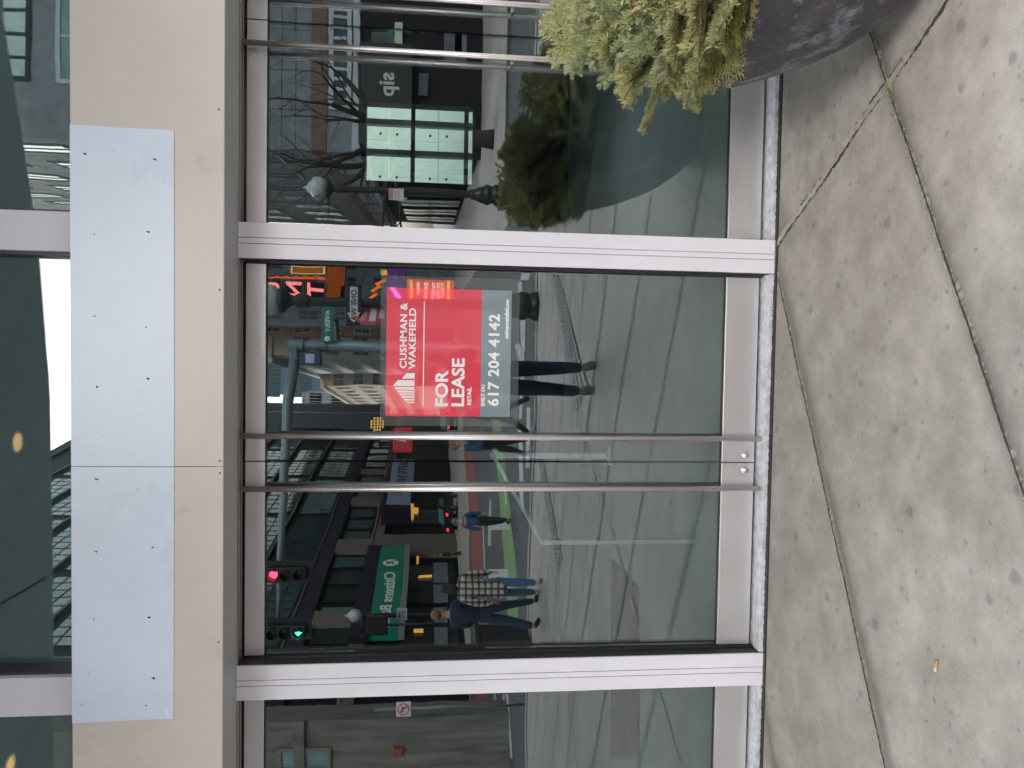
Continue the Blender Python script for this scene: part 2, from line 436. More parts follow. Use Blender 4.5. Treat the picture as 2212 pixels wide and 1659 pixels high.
# ================================================================== SHOP BUILDING
bld = empty('shop_building', (0, 0, 0), 0, 'glass shop front with beige fascia, pale aluminium pillars and steel double doors', 'building')
XL, XR = -6.6, 6.4
GZ, OZ = 2.465, 3.062
mb = MB(); mb.use(M['beige'])
seams = [XL, -3.05, -.478, 2.1, XR]
for a, b in zip(seams, seams[1:]): mb.box((a+.0012, -.335, GZ+.002), (b-.0012, -.05, OZ), .0015)
fas = mb.build('fascia', None, bld); fas['label'] = 'beige metal fascia band above the doors'
mb = MB(); mb.use(M['gasket']).box((XL, -.325, GZ+.01), (XR, -.06, OZ-.01)); mb.build('fascia_core', None, bld)
# bare rectangle left by a removed sign: thin sheets
mb = MB(); mb.use(M['white_panel'])
mb.prism([(-1.530, -.3355, 2.662), (-.4792, -.3355, 2.660), (-.4792, -.3355, 3.0615), (-1.537, -.3355, 3.0615)], (0, -.0035, 0))
mb.prism([(-.4768, -.3355, 2.660), (.888, -.3355, 2.662), (.893, -.3355, 3.0615), (-.4768, -.3355, 3.0615)], (0, -.0035, 0))
wp = mb.build('bare_panel', None, bld); wp['label'] = 'bluish white rectangle with drill holes on the fascia'
mb = MB(); mb.use(M['hole'])
def facept(px, py, y):
    r = ray(px, py); t = (y-CAM.y)/r.y; return CAM+r*t
K_ = 1/1.8083
for sx, sy, s in [(333,601,7),(441,592,3),(608,624,7),(367,915,5),(580,906,7),(372,1236,6),(570,1278,5),(580,1480,7),(380,1512,6),(381,1873,6),(535,1912,3),(378,2155,6),(598,2138,7),(366,2419,5),(583,2412,8),(345,2636,4),(601,2649,8),(318,2752,4),(570,2756,5),(390,615,2),(305,800,2),(405,1700,2),(490,2110,2)]:
    c = facept(sx*K_, sy*K_, -.3395)
    rr = s*.00036*1.9
    mb.lathe([(0, 0), (rr*.9, 0), (rr*.75, .0012)], 9, M=Matrix.Translation((c.x, -.3397, c.z)) @ Matrix.Rotation(math.pi/2, 4, 'X') @ Matrix.Diagonal((1, rnd.uniform(.6, 1.2), 1, 1)))
    if s > 5: mb.box((c.x, -.3402, c.z), (c.x+.004*rnd.uniform(.5, 1.4), -.3396, c.z+.012*rnd.uniform(.4, 1)))
mb.build('drill_holes', None, bld)['kind'] = 'stuff'
for sx, sy in [(855,427),(858,1132),(858,1801),(859,1848),(854,2509)]:
    c = facept(sx*K_, sy*K_, -.3355)
    MB().use(mat('fixing', (.25, .22, .2), .5)).lathe([(0, .0022), (.0042, .0016), (.0052, 0)], 10, M=Matrix.Translation((c.x, -.3352, c.z)) @ Matrix.Rotation(math.pi/2, 4, 'X')).build('fixing', None, bld)
# soffit in lengths, joints over the pillars
mb = MB(); mb.use(M['soffit'])
for a, b in ((XL, -1.4905), (-1.4895, .4895), (.4905, XR)):
    mb.prism([(a, -.333, GZ), (b, -.333, GZ), (b, -.096, GZ+.002), (a, -.096, GZ+.002)], (0, 0, .03))
mb.build('soffit', None, bld)
mb = MB(); mb.use(M['header'])
mb.box((XL, -.0955, GZ-.004), (XR, -.070, GZ+.03), .002).box((XL, -.066, GZ+.002), (XR, -.040, GZ+.03), .002).box((XL, -.036, GZ-.004), (XR, .05, GZ+.03), .002)
mb.use(M['gasket']).box((XL, -.0955, GZ+.008), (XR, .04, GZ+.028))
mb.build('header', None, bld)
# pillars
def pillar(x):
    mb = MB(); mb.use(M['alu']); h = .0785
    z1 = GZ+.001
    mb.box((x-h, -.105, 0.002), (x-.0155, -.01, z1), .0012).box((x-.0128, -.105, .002), (x+.0105, -.01, z1), .0008).box((x+.0132, -.105, .002), (x+h, -.01, z1), .0012)
    mb.use(M['groove']).box((x-h+.004, -.098, .004), (x+h-.004, -.012, z1))
    mb.use(M['alu_dark']).box((x-h+.001, -.0955, .0), (x-h-.0012, .05, z1)).box((x+h-.001, -.0955, .0), (x+h+.0012, .05, z1))
    o = mb.build('pillar', None, bld)
    mb = MB(); mb.use(M['caulk']).box((x-h-.002, -.112, -.004), (x+h+.002, -.02, .007), .002); mb.build('pillar_base', None, bld)
    return o
PX = [-5.46, -3.475, -1.490, .490, 2.475, 4.46]
for x in PX: pillar(x)['label'] = 'pale lilac aluminium pillar with two thin grooves'
# threshold
mb = MB(); mb.use(M['threshold'])
for a, b in zip(PX, PX[1:]):
    mb.box((a+.081, -.098, .0), (b-.081, .06, .024), .003)
    x = a+.085
    while x < b-.09:            # flaking mortar edge
        wd = rnd.uniform(.006, .03); mb.box((x, -.101-rnd.uniform(0, .006), .0), (x+wd, -.096, rnd.uniform(.008, .018))); x += wd+rnd.uniform(0, .02)
mb.build('threshold', None, bld)
# doors
def tubez(mb, x, y, z0, z1, r): mb.tube([(x, y, z0), (x, y, z1)], r, 20)
def door(x0, x1, side, fixed=False):
    z0, z1 = .040, 2.452
    d = empty('door' if not fixed else 'window_frame', ((x0+x1)/2, 0, 0)); d.parent = bld
    def dch(o): o.parent = d; o.matrix_parent_inverse = Matrix.Translation((-(x0+x1)/2, 0, 0)); return o
    dch(MB().use(M['steel']).box((x0, -.018, z0), (x1, .022, .203 if not fixed else .19), .0018).build('bottom_rail'))
    dch(MB().use(M['steel']).box((x0, -.018, 2.364), (x1, .022, z1), .0018).build('top_rail'))
    mb = MB(); mb.use(M['glass']).box((x0+.002, -.0062, .204 if not fixed else .191), (x1-.002, .0062, 2.363)); g = dch(mb.build('glass'))
    dch(MB().use(M['gasket']).box((x0, -.0085, .2035), (x1, .0085, .2075)).build('gasket')); dch(MB().use(M['gasket']).box((x0, -.0085, 2.358), (x1, .0085, 2.3635)).build('gasket'))
    if fixed: return d
    hx = x1-.118 if side > 0 else x0+.118         # pull bar near the meeting stile
    for yy, m_ in ((-.062, 'steel_v'), (.062, 'steel_v')):
        mb = MB(); mb.use(M[m_]); tubez(mb, hx, yy, .028, 2.456, .0125)
        for zz in (.115, 1.26, 2.405):
            mb.tube([(hx, yy*.95, zz), (hx, yy*.13, zz)], .0075, 12)
            mb.tube([(hx, yy*.25, zz), (hx, yy*.13, zz)], .011, 14)
        dch(mb.build('pull_bar'))
    lx = x1-.034 if side > 0 else x0+.034
    mb = MB(); mb.use(M['steel_v']).lathe([(0, .013), (.009, .013), (.0095, .009), (.0155, .008), (.0175, .004), (.0178, 0)], 24, M=Matrix.Translation((lx, -.018, .085)) @ Matrix.Rotation(math.pi/2, 4, 'X'))
    mb.use(M['hole']).box((lx-.0014, -.0322, .080), (lx+.0014, -.0308, .090))
    dch(mb.build('lock_cylinder'))
    return d
for a, b in zip(PX, PX[1:]):
    l, r = a+.092, b-.092; c = (l+r)/2
    i = PX.index(a)
    door(l, c-.0022, 1); door(c+.0022, r, -1)
    MB().use(M['alu_dark']).box((l-.012, -.030, .0), (l-.003, .05, GZ-.004)).build('door_jamb', None, bld); MB().use(M['alu_dark']).box((r+.003, -.030, .0), (r+.012, .05, GZ-.004)).build('door_jamb', None, bld)
# upper windows above the fascia
for a, b in zip(PX, PX[1:]): MB().use(M['glass']).box((a+.08, -.075, OZ-.02), (b-.08, -.062, 4.45)).build('upper_glass', None, bld)
for x in PX:
    mb = MB(); mb.use(M['alu']).box((x-.083, -.185, OZ+.028), (x+.083, -.05, 4.49), .0015)
    mb.use(M['alu_dark']).box((x-.096, -.150, OZ+.005), (x-.0835, -.05, 4.49)).box((x+.0835, -.150, OZ+.005), (x+.096, -.05, 4.49)).box((x-.07, -.165, OZ), (x+.07, -.052, OZ+.027))
    mb.build('upper_pillar', None, bld)
mb = MB(); mb.use(M['alu_dark']).box((XL, -.30, OZ-.01), (XR, -.02, OZ+.0045)); mb.build('fascia_flashing', None, bld)
# canopy over the pavement with round downlights
def upz(px, py, z):
    d = ray(px, py); t = (z-CAM.z)/d.z; p = CAM+d*t; return (p.x, -p.y-.14)
CZ = 4.5
EP = sorted([upz(*q, CZ) for q in ((3, 30), (49, 313), (66, 417), (82, 545), (109, 863), (113, 1300), (115, 1700))])
EP = [(XL, EP[0][1])]+EP+[(XR, EP[-1][1]+.2)]
def edge(x):
    for (a, b), (c, d) in zip(EP, EP[1:]):
        if a <= x <= c: return b+(d-b)*(x-a)/max(c-a, 1e-6)
    return EP[-1][1]
mb = MB(); mb.use(mat('canopy_soffit', (.30, .37, .39), .6, 0, .08, 1.2, spec=.4))
for (a, b), (c, d) in zip(EP, EP[1:]): mb.prism([(a, 0, CZ), (c, 0, CZ), (c, d, CZ), (a, b, CZ)], (0, 0, .5))
mb.build('canopy', None, bld)
mb = MB(); mb.use(M['beige'])
for (a, b), (c, d) in zip(EP, EP[1:]): mb.prism([(a, b-.003, CZ+.01), (c, d-.003, CZ+.01), (c, d-.003, CZ+.7), (a, b-.003, CZ+.7)], (0, -.03, 0))
mb.build('canopy_edge', None, bld)
cg = mat('canopy_groove', (.02, .02, .02), .7)
for x in (-4.1, -1.75, .9, 3.4):
    MB().use(cg).box((x, edge(x)+.1, CZ-.003), (x+.02, -.1, CZ+.001)).build('canopy_joint', None, bld)
lampm = mat('warm_lamp', (.9, .6, .3), .5, emit=(1, .62, .22), es=.45)
for px, py in ((36, 955), (20, 1655)):
    x, y = upz(px, py, CZ)
    mb = MB(); mb.use(lampm).lathe([(0, -.004), (.065, -.004), (.068, 0)], 28, c=(x, y, CZ)); mb.use(M['alu']).lathe([(.069, -.010), (.082, -.006), (.084, 0)], 28, c=(x, y, CZ)); mb.build('downlight', None, bld)
# shell behind
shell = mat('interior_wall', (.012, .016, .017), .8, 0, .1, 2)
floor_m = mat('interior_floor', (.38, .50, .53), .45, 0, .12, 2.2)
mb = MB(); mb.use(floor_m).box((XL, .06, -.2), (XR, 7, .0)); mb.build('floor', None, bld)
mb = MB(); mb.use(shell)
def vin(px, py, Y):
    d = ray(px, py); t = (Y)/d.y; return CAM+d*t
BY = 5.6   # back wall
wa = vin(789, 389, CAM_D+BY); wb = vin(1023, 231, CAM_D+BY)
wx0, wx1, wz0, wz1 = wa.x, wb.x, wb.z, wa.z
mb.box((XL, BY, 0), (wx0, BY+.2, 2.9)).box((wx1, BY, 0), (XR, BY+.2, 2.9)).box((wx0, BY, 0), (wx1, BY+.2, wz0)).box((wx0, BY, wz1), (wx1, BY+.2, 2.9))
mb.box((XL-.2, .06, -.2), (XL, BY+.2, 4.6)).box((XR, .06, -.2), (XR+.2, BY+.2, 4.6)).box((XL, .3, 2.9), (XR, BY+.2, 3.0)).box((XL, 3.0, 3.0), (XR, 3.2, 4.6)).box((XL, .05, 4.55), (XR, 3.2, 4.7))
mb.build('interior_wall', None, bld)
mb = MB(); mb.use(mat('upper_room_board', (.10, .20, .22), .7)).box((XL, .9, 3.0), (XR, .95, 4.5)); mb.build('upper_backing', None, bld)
# bolted pale panel wall seen through the back window
mb = MB(); fr = mat('window_frame_teal', (.05, .07, .07), .5); mb.use(fr)
for py in (265, 330):
    x = vin(900, py, CAM_D+BY).x; mb.use(mat('mullion_pale', (.30, .38, .38), .5)).box((x-.032, BY+.02, wz0), (x+.032, BY+.12, wz1))
mb.use(fr)
for px in (892, 1007):
    z = vin(px, 310, CAM_D+BY).z; mb.box((wx0, BY-.02, z-.025), (wx1, BY+.03, z+.025))
bw = mb.build('back_window', None, bld)
MB().use(glass_mat('back_glass', .02, (.84, .97, .91))).box((wx0, BY+.125, wz0), (wx1, BY+.135, wz1)).build('pane', None, bw)
pw = empty('panel_wall', (0, BY+2.2, 0), 0, 'pale bolted panel wall outside the window at the back of the shop', 'wall')
pm = mat('pale_panel', (.78, .80, .78), .6, 0, .05, 3)
for i in range(-2, 8):
    for j in range(0, 5):
        x = i*.62; z = j*.72+.1
        MB().use(pm).box((x+.004, 0, z+.004), (x+.616, .04, z+.716), .002).use(M['hole']).lathe([(0, .004), (.018, .003), (.02, 0)], 8, M=Matrix.Translation((x+.09, -.0005, z+.6)) @ Matrix.Rotation(math.pi/2, 4, 'X')).lathe([(0, .004), (.018, .003), (.02, 0)], 8, M=Matrix.Translation((x+.09, -.0005, z+.12)) @ Matrix.Rotation(math.pi/2, 4, 'X')).build('wall_panel', None, pw)
MB().use(mat('lane_paving', (.45, .45, .43), .8)).box((-8, BY+.21, -.06), (10, 40, -.01)).build('lane')['kind'] = 'structure'
# things inside
mt = MB().use(mat('door_mat', (.012, .013, .014), .9, 0, .4, 50)); p1, p2, p3, p4 = [vin(a, b, 1) for a, b in ((1323,1205),(1330,1500),(1382,1500),(1382,1266))]
def fl(px, py):
    d = ray(px, py); t = (0-CAM.z)/d.z; p = CAM+d*t; return (p.x, p.y, .012)
tag(mt.prism([fl(1323, 1205), fl(1321, 1640), fl(1382, 1640), fl(1382, 1268)][::-1], (0, 0, -.01)).build('floor_mat'), 'black floor mat lying inside the left door', 'mat')
c = empty('handrail', (0, 0, 0), 0, 'pale teal handrail with a round knob inside the left door leaf', 'handrail')
gm = mat('handrail_paint', (.30, .40, .40), .4)
a, b = vin(1066, 985, CAM_D+.9), vin(1170, 1172, CAM_D+.9)
MB().use(gm).tube([a, b], .011, 12).ball(vin(1070, 974, CAM_D+.88), .02).build('rail', None, c)
a2 = vin(1060, 984, CAM_D+.95); MB().use(gm).box((a2.x-.016, .94, .55), (a2.x+.016, .99, a2.z)).build('post', None, c)
MB().use(gm).box((b.x-.012, .89, .0), (b.x+.012, .92, b.z)).build('post', None, c)
MB().use(gm).box((a2.x-.05, .90, .53), (a2.x+.05, 1.02, .55)).build('foot_plate', None, c)
# ================================================================== FOR LEASE SIGN (inside face of the right leaf)
SY = -.0105     # laminated board fixed to the outer face of the glass
sg = empty('lease_sign', (.0, SY, 1.25), 0, 'red and grey for lease sign fixed on the glass of the middle door', 'sign')
x0, x1 = -.288, .306
def ch(o): o.location = o.location - sg.location if False else o.location; return o
def sbox(n, m, a, b, yy=0, t=.002): 
    return MB().use(m).box((a[0], SY+yy, a[1]-1.25*0), (b[0], SY+yy+t, b[1])).build(n, None, None)
def own(o):
    o.parent = sg; o.matrix_parent_inverse = Matrix.Translation(-sg.location); return o
own(MB().use(M['red_sign']).box((x0, SY, 1.383), (x1, SY+.003, 1.823)).build('red_field'))
own(MB().use(M['grey_sign']).box((x0, SY, 1.243), (x1, SY+.003, 1.3828)).build('grey_field'))
flm = N('clear_film'); flm.b.inputs['Base Color'].default_value = (.5, .55, .57, 1); flm.b.inputs['Alpha'].default_value = .07; flm.b.inputs['Roughness'].default_value = .3
own(MB().use(flm.m).box((x0-.045, SY+.0031, 1.205), (x1+.055, SY+.0039, 1.85)).build('clear_sleeve'))
RX, UZ = (1, 0, 0), (0, 0, 1)
def stext(s, px, py, px2, size, bold=.0, align='LEFT', sq=1., **k):
    """baseline at image column px2, left end at image row py"""
    p = facept(px2, py, 0.007); return own(textmesh('lettering', s, size, M['white_sign'], None, (p.x, SY-.0004, p.z), RX, UZ, align, bold, .0004, sq, **k))
def hz(pxa, pxb): return facept(pxa, 760, .007).z - facept(pxb, 760, .007).z   # height between columns
stext('CUSHMAN &', 0, 796, 878, .0435, .0012, sq=1.17, space=1.05)
stext('WAKEFIELD', 0, 797, 897, .0435, .0012, sq=1.17, space=1.06)
stext('FOR', 0, 879, 966, .0805, .0024, sq=1.10, space=1.0)
stext('LEASE', 0, 879, 1001, .0805, .0024, sq=1.085, space=1.0)
stext('RETAIL', 0, 875, 1017, .0245, .0010, sq=1.12)
stext('EMILY OU', 0, 877, 1046, .0225, .0010, sq=1.02)
stext('617 204 4142', 0, 877, 1075, .0690, .0022, sq=1.045, space=1.08)
stext('cushmanwakefield.com', 0, 733, 1097, .0255, .0011, sq=.78, shear=.2)
# rule and the emblem of rising bars
a = facept(914, 877, .007); b = facept(919, 652, .007)
own(MB().use(M['white_sign']).box((a.x, SY-.0005, a.z-.002), (b.x, SY, a.z+.0025)).build('rule'))
mb = MB(); mb.use(M['white_sign'])
base = facept(895.5, 840, .007).z
rows = [(870, 867, 880, 878), (864.5, 861.3, 874, 872), (859, 855.5, 869, 867), (853.4, 849.7, 865, 862.5), (847.6, 843.6, 861, 858), (841.2, 836, 856, 852), (833.5, 821, 849, 860), (817.5, 806, 869, 878)]
def xz(px, py): p = facept(px, py, .007); return p.x, p.z
for ya, yb, ta, tb in rows:
    xa = xz(880, ya)[0]; xb = xz(880, yb)[0]; za = xz(ta, ya)[1]; zb = xz(tb, yb)[1]
    mb.prism([(xa, SY-.0005, base), (xb, SY-.0005, base), (xb, SY-.0005, zb), (xa, SY-.0005, za)], (0, .0005, 0))
own(mb.build('emblem'))
# ================================================================== THE STREET BEHIND THE CAMERA (seen mirrored in the doors)
# carriageways
patch('road', [gp((1164, -60), (1164, 480), (1160, 620), (1157, 760), (1155, 946), (1146, 1130), (1141, 1232), (1138, 1390), (1136, 1720), (1018, 1720), (1016, 1400), (1012, 1100), (1003, 946), (990, 800), (985, 650), (1098, 480), (1098, 200), (1098, -60))], .006, M['asphalt'])['kind'] = 'structure'
patch('bike_lane', [gp((1066, 905), (1082, 905), (1122, 1395), (1118, 1440), (1110, 1440), (1103, 1400), (1085, 1150))], .010, M['green_lane'])['kind'] = 'structure'
patch('bus_lane', [gp((1000, 930), (1018, 930), (1042, 1180), (1050, 1400), (1056, 1720), (1028, 1720), (1025, 1400), (1018, 1180))], .010, M['red_lane'])['kind'] = 'structure'
mk = [gp((1128, 590), (1148, 590), (1143, 604), (1124, 604)), gp((1118, 612), (1127, 606), (1135, 760), (1128, 770), (1124, 700)), gp((1112, 745), (1122, 742), (1134, 770), (1128, 905), (1121, 905), (1125, 790)),
      gp((1138, 880), (1146, 880), (1146, 1010), (1137, 1010)), gp((1120, 925), (1129, 925), (1133, 1100), (1124, 1080)), gp((1041, 1120), (1044, 1120), (1056, 1400), (1053, 1400)),
      gp((1058, 1080), (1062, 1080), (1062, 1180), (1054, 1180)), gp((1054, 1230), (1098, 1230), (1104, 1290), (1058, 1290)),
      gp((1068, 1500), (1073, 1500), (1083, 1640), (1079, 1640)), gp((1088, 1500), (1093, 1500), (1078, 1600), (1074, 1600)), gp((1094, 1500), (1099, 1500), (1108, 1640), (1103, 1640)), gp((1088, 1020), (1092, 1018), (1096, 1090), (1092, 1092)), gp((1060, 1120), (1100, 1120), (1104, 1145), (1062, 1145))]
patch('road_marking', mk, .014, M['white_line'])['kind'] = 'structure'
patch('kerb', [gp((1166, -60), (1166, 480), (1162, 620), (1159, 760), (1157, 946), (1148, 1130), (1143, 1232), (1140, 1390), (1138, 1720), (1135.5, 1720), (1137, 1390), (1140, 1232), (1145, 1130), (1154, 946), (1156, 760), (1159, 620), (1163, 480), (1163, -60))], .019, M['kerb'])['kind'] = 'structure'
patch('gutter', [gp((1098, -60), (1098, 480), (1106, 480), (1106, -60))], .010, mat('gutter_dark', (.025, .027, .03), .6))['kind'] = 'structure'
# brick pavers strip: individual bricks as one surface pattern
def brick_strip(a, b, c, d, nu, nv, pm, par):
    # a-b one long edge, d-c the other
    mb = MB(); mb.use(pm)
    L = lambda p, q, t: (p[0]+(q[0]-p[0])*t, p[1]+(q[1]-p[1])*t)
    for i in range(nu):
        for j in range(nv):
            o = .5/nu if j % 2 else 0
            t0, t1 = i/nu+o+.10/nu, (i+1)/nu+o-.10/nu; s0, s1 = j/nv+.19/nv, (j+1)/nv-.19/nv
            q = [L(L(a, b, t0), L(d, c, t0), s0), L(L(a, b, t1), L(d, c, t1), s0), L(L(a, b, t1), L(d, c, t1), s1), L(L(a, b, t0), L(d, c, t0), s1)]
            mb.poly([(x, y, gz(x, y)+.011) for x, y in q])
    for f in mb.bm.faces:
        if f.normal.z < 0: f.normal_flip()
    return mb.build('brick_pavers', pm, par)
pvm = mat('grey_pavers', (.50, .49, .48), .8, 0, .25, 3)
jb = mat('paver_bed', (.02, .02, .022), .9)
for q in (((1192, 594), (1247, 888), (1274, 834), (1208, 594)), ((1161, 993), (1205, 1234), (1216, 1208), (1174, 993))):
    P = gp(*q); bed = patch('paver_strip', [P], .007, jb, None); bed['kind'] = 'structure'
    brick_strip(P[0], P[1], P[2], P[3], 26, 4, pvm, bed)
# ------------------------------------------------------------------ generic windows
WC = {}
def win(parent, x, y, z, w, h, fm, pm, t=.06, bars=(0, 0), d=.05, name='window'):
    key = (round(w, 2), round(h, 2), fm.name, pm.name, bars, d)
    if key not in WC:
        mb = MB(); mb.use(fm)
        mb.box((0, 0, 0), (t, d, h)).box((w-t, 0, 0), (w, d, h)).box((t, 0, 0), (w-t, d, t)).box((t, 0, h-t), (w-t, d, h))
        for i in range(bars[0]): xx = w*(i+1)/(bars[0]+1); mb.box((xx-t*.35, .002, t), (xx+t*.35, d-.01, h-t))
        for i in range(bars[1]): zz = h*(i+1)/(bars[1]+1); mb.box((t, .003, zz-t*.35), (w-t, d-.012, zz+t*.35))
        mb.use(pm).box((t, .002, t), (w-t, d*.4, h-t))
        o = mb.build(name, None, parent); WC[key] = o.data
    else:
        o = bpy.data.objects.new(name, WC[key]); COL.objects.link(o); o.parent = parent
    o.location = (x, y, z); return o
gl_t = [mat('pane_teal_%d' % i, c, .08, 0, .35, .5) for i, c in enumerate([(.015, .035, .037), (.05, .10, .10), (.12, .22, .21)])]
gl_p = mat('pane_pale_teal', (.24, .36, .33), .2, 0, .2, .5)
fr_d = mat('frame_dark', (.008, .008, .011), .6, spec=.2)
stone = mat('brown_stone', (.16, .135, .115), .8, 0, .22, 3, stretch=(6, 6, .6))
stone_l = mat('pale_stone', (.13, .12, .105), .8, 0, .5, 1.2, stretch=(4, 4, .5))
purple = mat('dark_purple_panel', (.018, .012, .03), .6, spec=.2)
# ------------------------------------------------------------------ LEFT CORNER BUILDING
P1 = G(1004, 1383); P2 = G(966, 946)
dv = (P2-P1); dv.z = 0; dv.normalize(); angL = math.atan2(dv.y, dv.x)
ZB = P1.z
LB = empty('corner_building', P1, angL, 'dark glass corner building with brown stone band mirrored in the left door leaf', 'building')
nL = Vector((-dv.y, dv.x, 0))
def Lq(px, py):            # (along, height) on that wall
    d = ray(px, py); d = Vector((d.x, -d.y, d.z)); c = Vector((CAM.x, -CAM.y, CAM.z))   # mirrored ray
    t = (P1-c).dot(nL)/d.dot(nL); p = c+d*t
    return (p-P1).dot(dv), p.z-P1.z
zb0 = Lq(839, 1096)[1]; zb1 = Lq(821, 1096)[1]
s_far = Lq(900, 892)[0]; s_near = -26
cor = Lq(900, 1538)[0]
MB().use(mat('dark_facade', (.006, .008, .011), .6, 0, .3, .4, spec=.15)).box((s_near, -18, -1), (s_far, -.25, 46)).build('wall', None, LB)
MB().use(stone).box((s_near, -.25, zb0), (s_far, .08, zb1), .02).build('stone_band', None, LB)
MB().use(mat('cornice', (.28, .24, .20), .8)).box((s_near, -.2, zb1), (s_far, .16, zb1+.12)).build('cornice', None, LB)
z2 = Lq(727, 1178)[1]
for py0, py1, up in ((1158, 1200, 1), (1075, 1091, 2), (1318, 1346, 2), (1014, 1022, 2), (1537, 1600, 3)):
    a = Lq(900, py0)[0]; b = Lq(900, py1)[0]; a, b = min(a, b), max(a, b)
    if up in (1, 3): MB().use(stone).box((a, -.25, -.4), (b, .12, zb0-.01), .02).build('stone_pier', None, LB)
    c = (a+b)/2; hw = (b-a)/2*(.62 if up == 1 else 1)
    MB().use(stone).box((c-hw, -.25, zb1+.12), (c+hw, .06, z2 if up < 3 else 14), .02).build('stone_pier', None, LB)
# second floor panes
s = s_near+.2; i = 0
while s < s_far-2 and i < 30:
    win(LB, s, -.24, zb1+.25, 2.3, z2-zb1-.4, fr_d, gl_t[(i*7 % 5 == 0)+(i % 3 == 1)], .12, (0, 0), .06); s += 2.9; i += 1
MB().use(purple).box((s_near, -.25, z2+.02), (s_far, .05, z2+1.1)).build('spandrel', None, LB)
k_ = 0
for row in range(9):
    s = -24 + (row % 2)*.6
    while s < s_far-3 and k_ < 68:
        z = z2+1.5+row*3.7
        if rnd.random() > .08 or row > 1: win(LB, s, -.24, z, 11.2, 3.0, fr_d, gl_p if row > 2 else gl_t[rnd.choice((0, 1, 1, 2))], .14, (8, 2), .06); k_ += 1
        s += 12.1
for row in range(10):
    MB().use(mat('bronze_rail', (.05, .045, .05), .5)).box((s_near, -.25, z2+1.15+row*3.7), (s_far, .10, z2+1.32+row*3.7)).build('transom', None, LB)
# fins at the far end
for py in (906, 926):
    s_ = Lq(800, py)[0]; MB().use(mat('fin', (.10, .11, .13), .5)).box((s_-.3, 0, 9), (s_+.3, 2.2, 40)).build('fin', None, LB)
# shop window glow and counters
win(LB, Lq(900, 1130)[0], -.2, .4, 4.5, 3.6, fr_d, gl_t[0], .1, (2, 0), .06, 'shop_window')
for pa, pb, z0, z1 in (((0, 1215), (0, 1300), .3, 4.1), ((0, 1305), (0, 1395), .3, 4.1)):
    a = Lq(900, pa[1])[0]; b = Lq(900, pb[1])[0]; a, b = min(a, b), max(a, b)
    win(LB, a, -.2, z0, b-a, z1-z0, fr_d, gl_t[0], .12, (2, 0), .06, 'shop_window')
frost = mat('frosted_band', (.17, .19, .23), .5, 0, .2, 4)
for a_, b_ in ((1212, 1255), (1258, 1300), (1306, 1345), (1350, 1392)):
    a = Lq(960, a_)[0]; b = Lq(960, b_)[0]; a, b = min(a, b), max(a, b)
    MB().use(frost).box((a+.1, -.12, Lq(968, (a_+b_)/2)[1]), (b-.1, -.10, Lq(938, (a_+b_)/2)[1])).build('frosted_panel', None, LB)
warm = mat('warm_shop_light', (.5, .3, .1), .5, emit=(1, .45, .1), es=.55)
for pa, pb, py0, py1 in ((885, 892, 1086, 1122), (893, 903, 1094, 1108), (900, 903, 1190, 1215), (905, 935, 1240, 1244), (895, 915, 1357, 1364)):
    a = Lq(pa, py0); b = Lq(pb, py1); MB().use(warm).box((min(a[0], b[0]), -.1, min(a[1], b[1])), (max(a[0], b[0]), -.05, max(a[1], b[1]))).build('shop_light', None, LB)
# bank awning: green board with lettering, reads toward us in the street
def board(name, pxa, pya, pxb, pyb, m, out, parent, thick=.25):
    a = Lq(pxa, pya); b = Lq(pxb, pyb); s0, s1 = min(a[0], b[0]), max(a[0], b[0]); z0, z1 = min(a[1], b[1]), max(a[1], b[1])
    MB().use(m).box((s0, out-thick, z0), (s1, out, z1), .01).build(name, None, parent); return s0, s1, z0, z1
green = mat('awning_green', (.0, .24, .145), .5, 0, .05, 2)
bk = empty('bank_awning', (0, 0, 0), 0, 'green bank awning board with white lettering on the corner building', 'awning'); bk.location = P1; bk.rotation_euler = (0, 0, angL)
s0, s1, z0, z1 = board('awning_box', 824, 1206, 858, 1388, green, .95, bk, .85)
MB().use(purple).box((s0-.3, .08, z1+.02), (s1+1.2, .6, z1+1.1)).build('back_board', None, bk)
MB().use(mat('awning_valance', (.23, .24, .28), .6)).box((s0, .15, z0-.42), (s1+.5, .955, z0-.02)).build('valance', None, bk)
la = Lq(840, 1262)[0]; lb = Lq(840, 1386)[0]
# lettering runs from the far end (large s) to the near end (small s): right = -s
hb = (z1-z0)*.46
tw = abs(la-lb)
t1 = textmesh('lettering', 'Citizens Bank', hb*1.25, M['white_sign'], bk, (la, .956, z0+(z1-z0)*.30), (-1, 0, 0), (0, 0, 1), 'LEFT', .02, .01)
xs = [v.co.x for v in t1.data.vertices]; wcur = max(xs)-min(xs); k2 = tw/wcur
for v in t1.data.vertices: v.co.x = la-(la-v.co.x)*k2
mb = MB(); mb.use(M['white_sign']); ca = Vector((la+1.5, .957, z0+(z1-z0)*.5)); R_ = hb*.75
for k in range(4):
    for a_ in (k*math.pi/2, ):
        d = Vector((math.cos(a_), 0, math.sin(a_))); p = Vector((-d.z, 0, d.x))
        q = ca+d*R_*.95
        mb.tube([ca+d*R_*.3, q], R_*.1, 6).tube([ca+d*R_*.55, ca+d*R_*.75+p*R_*.5], R_*.1, 6).tube([ca+d*R_*.55, ca+d*R_*.75-p*R_*.5], R_*.1, 6)
mb.build('emblem', None, bk)
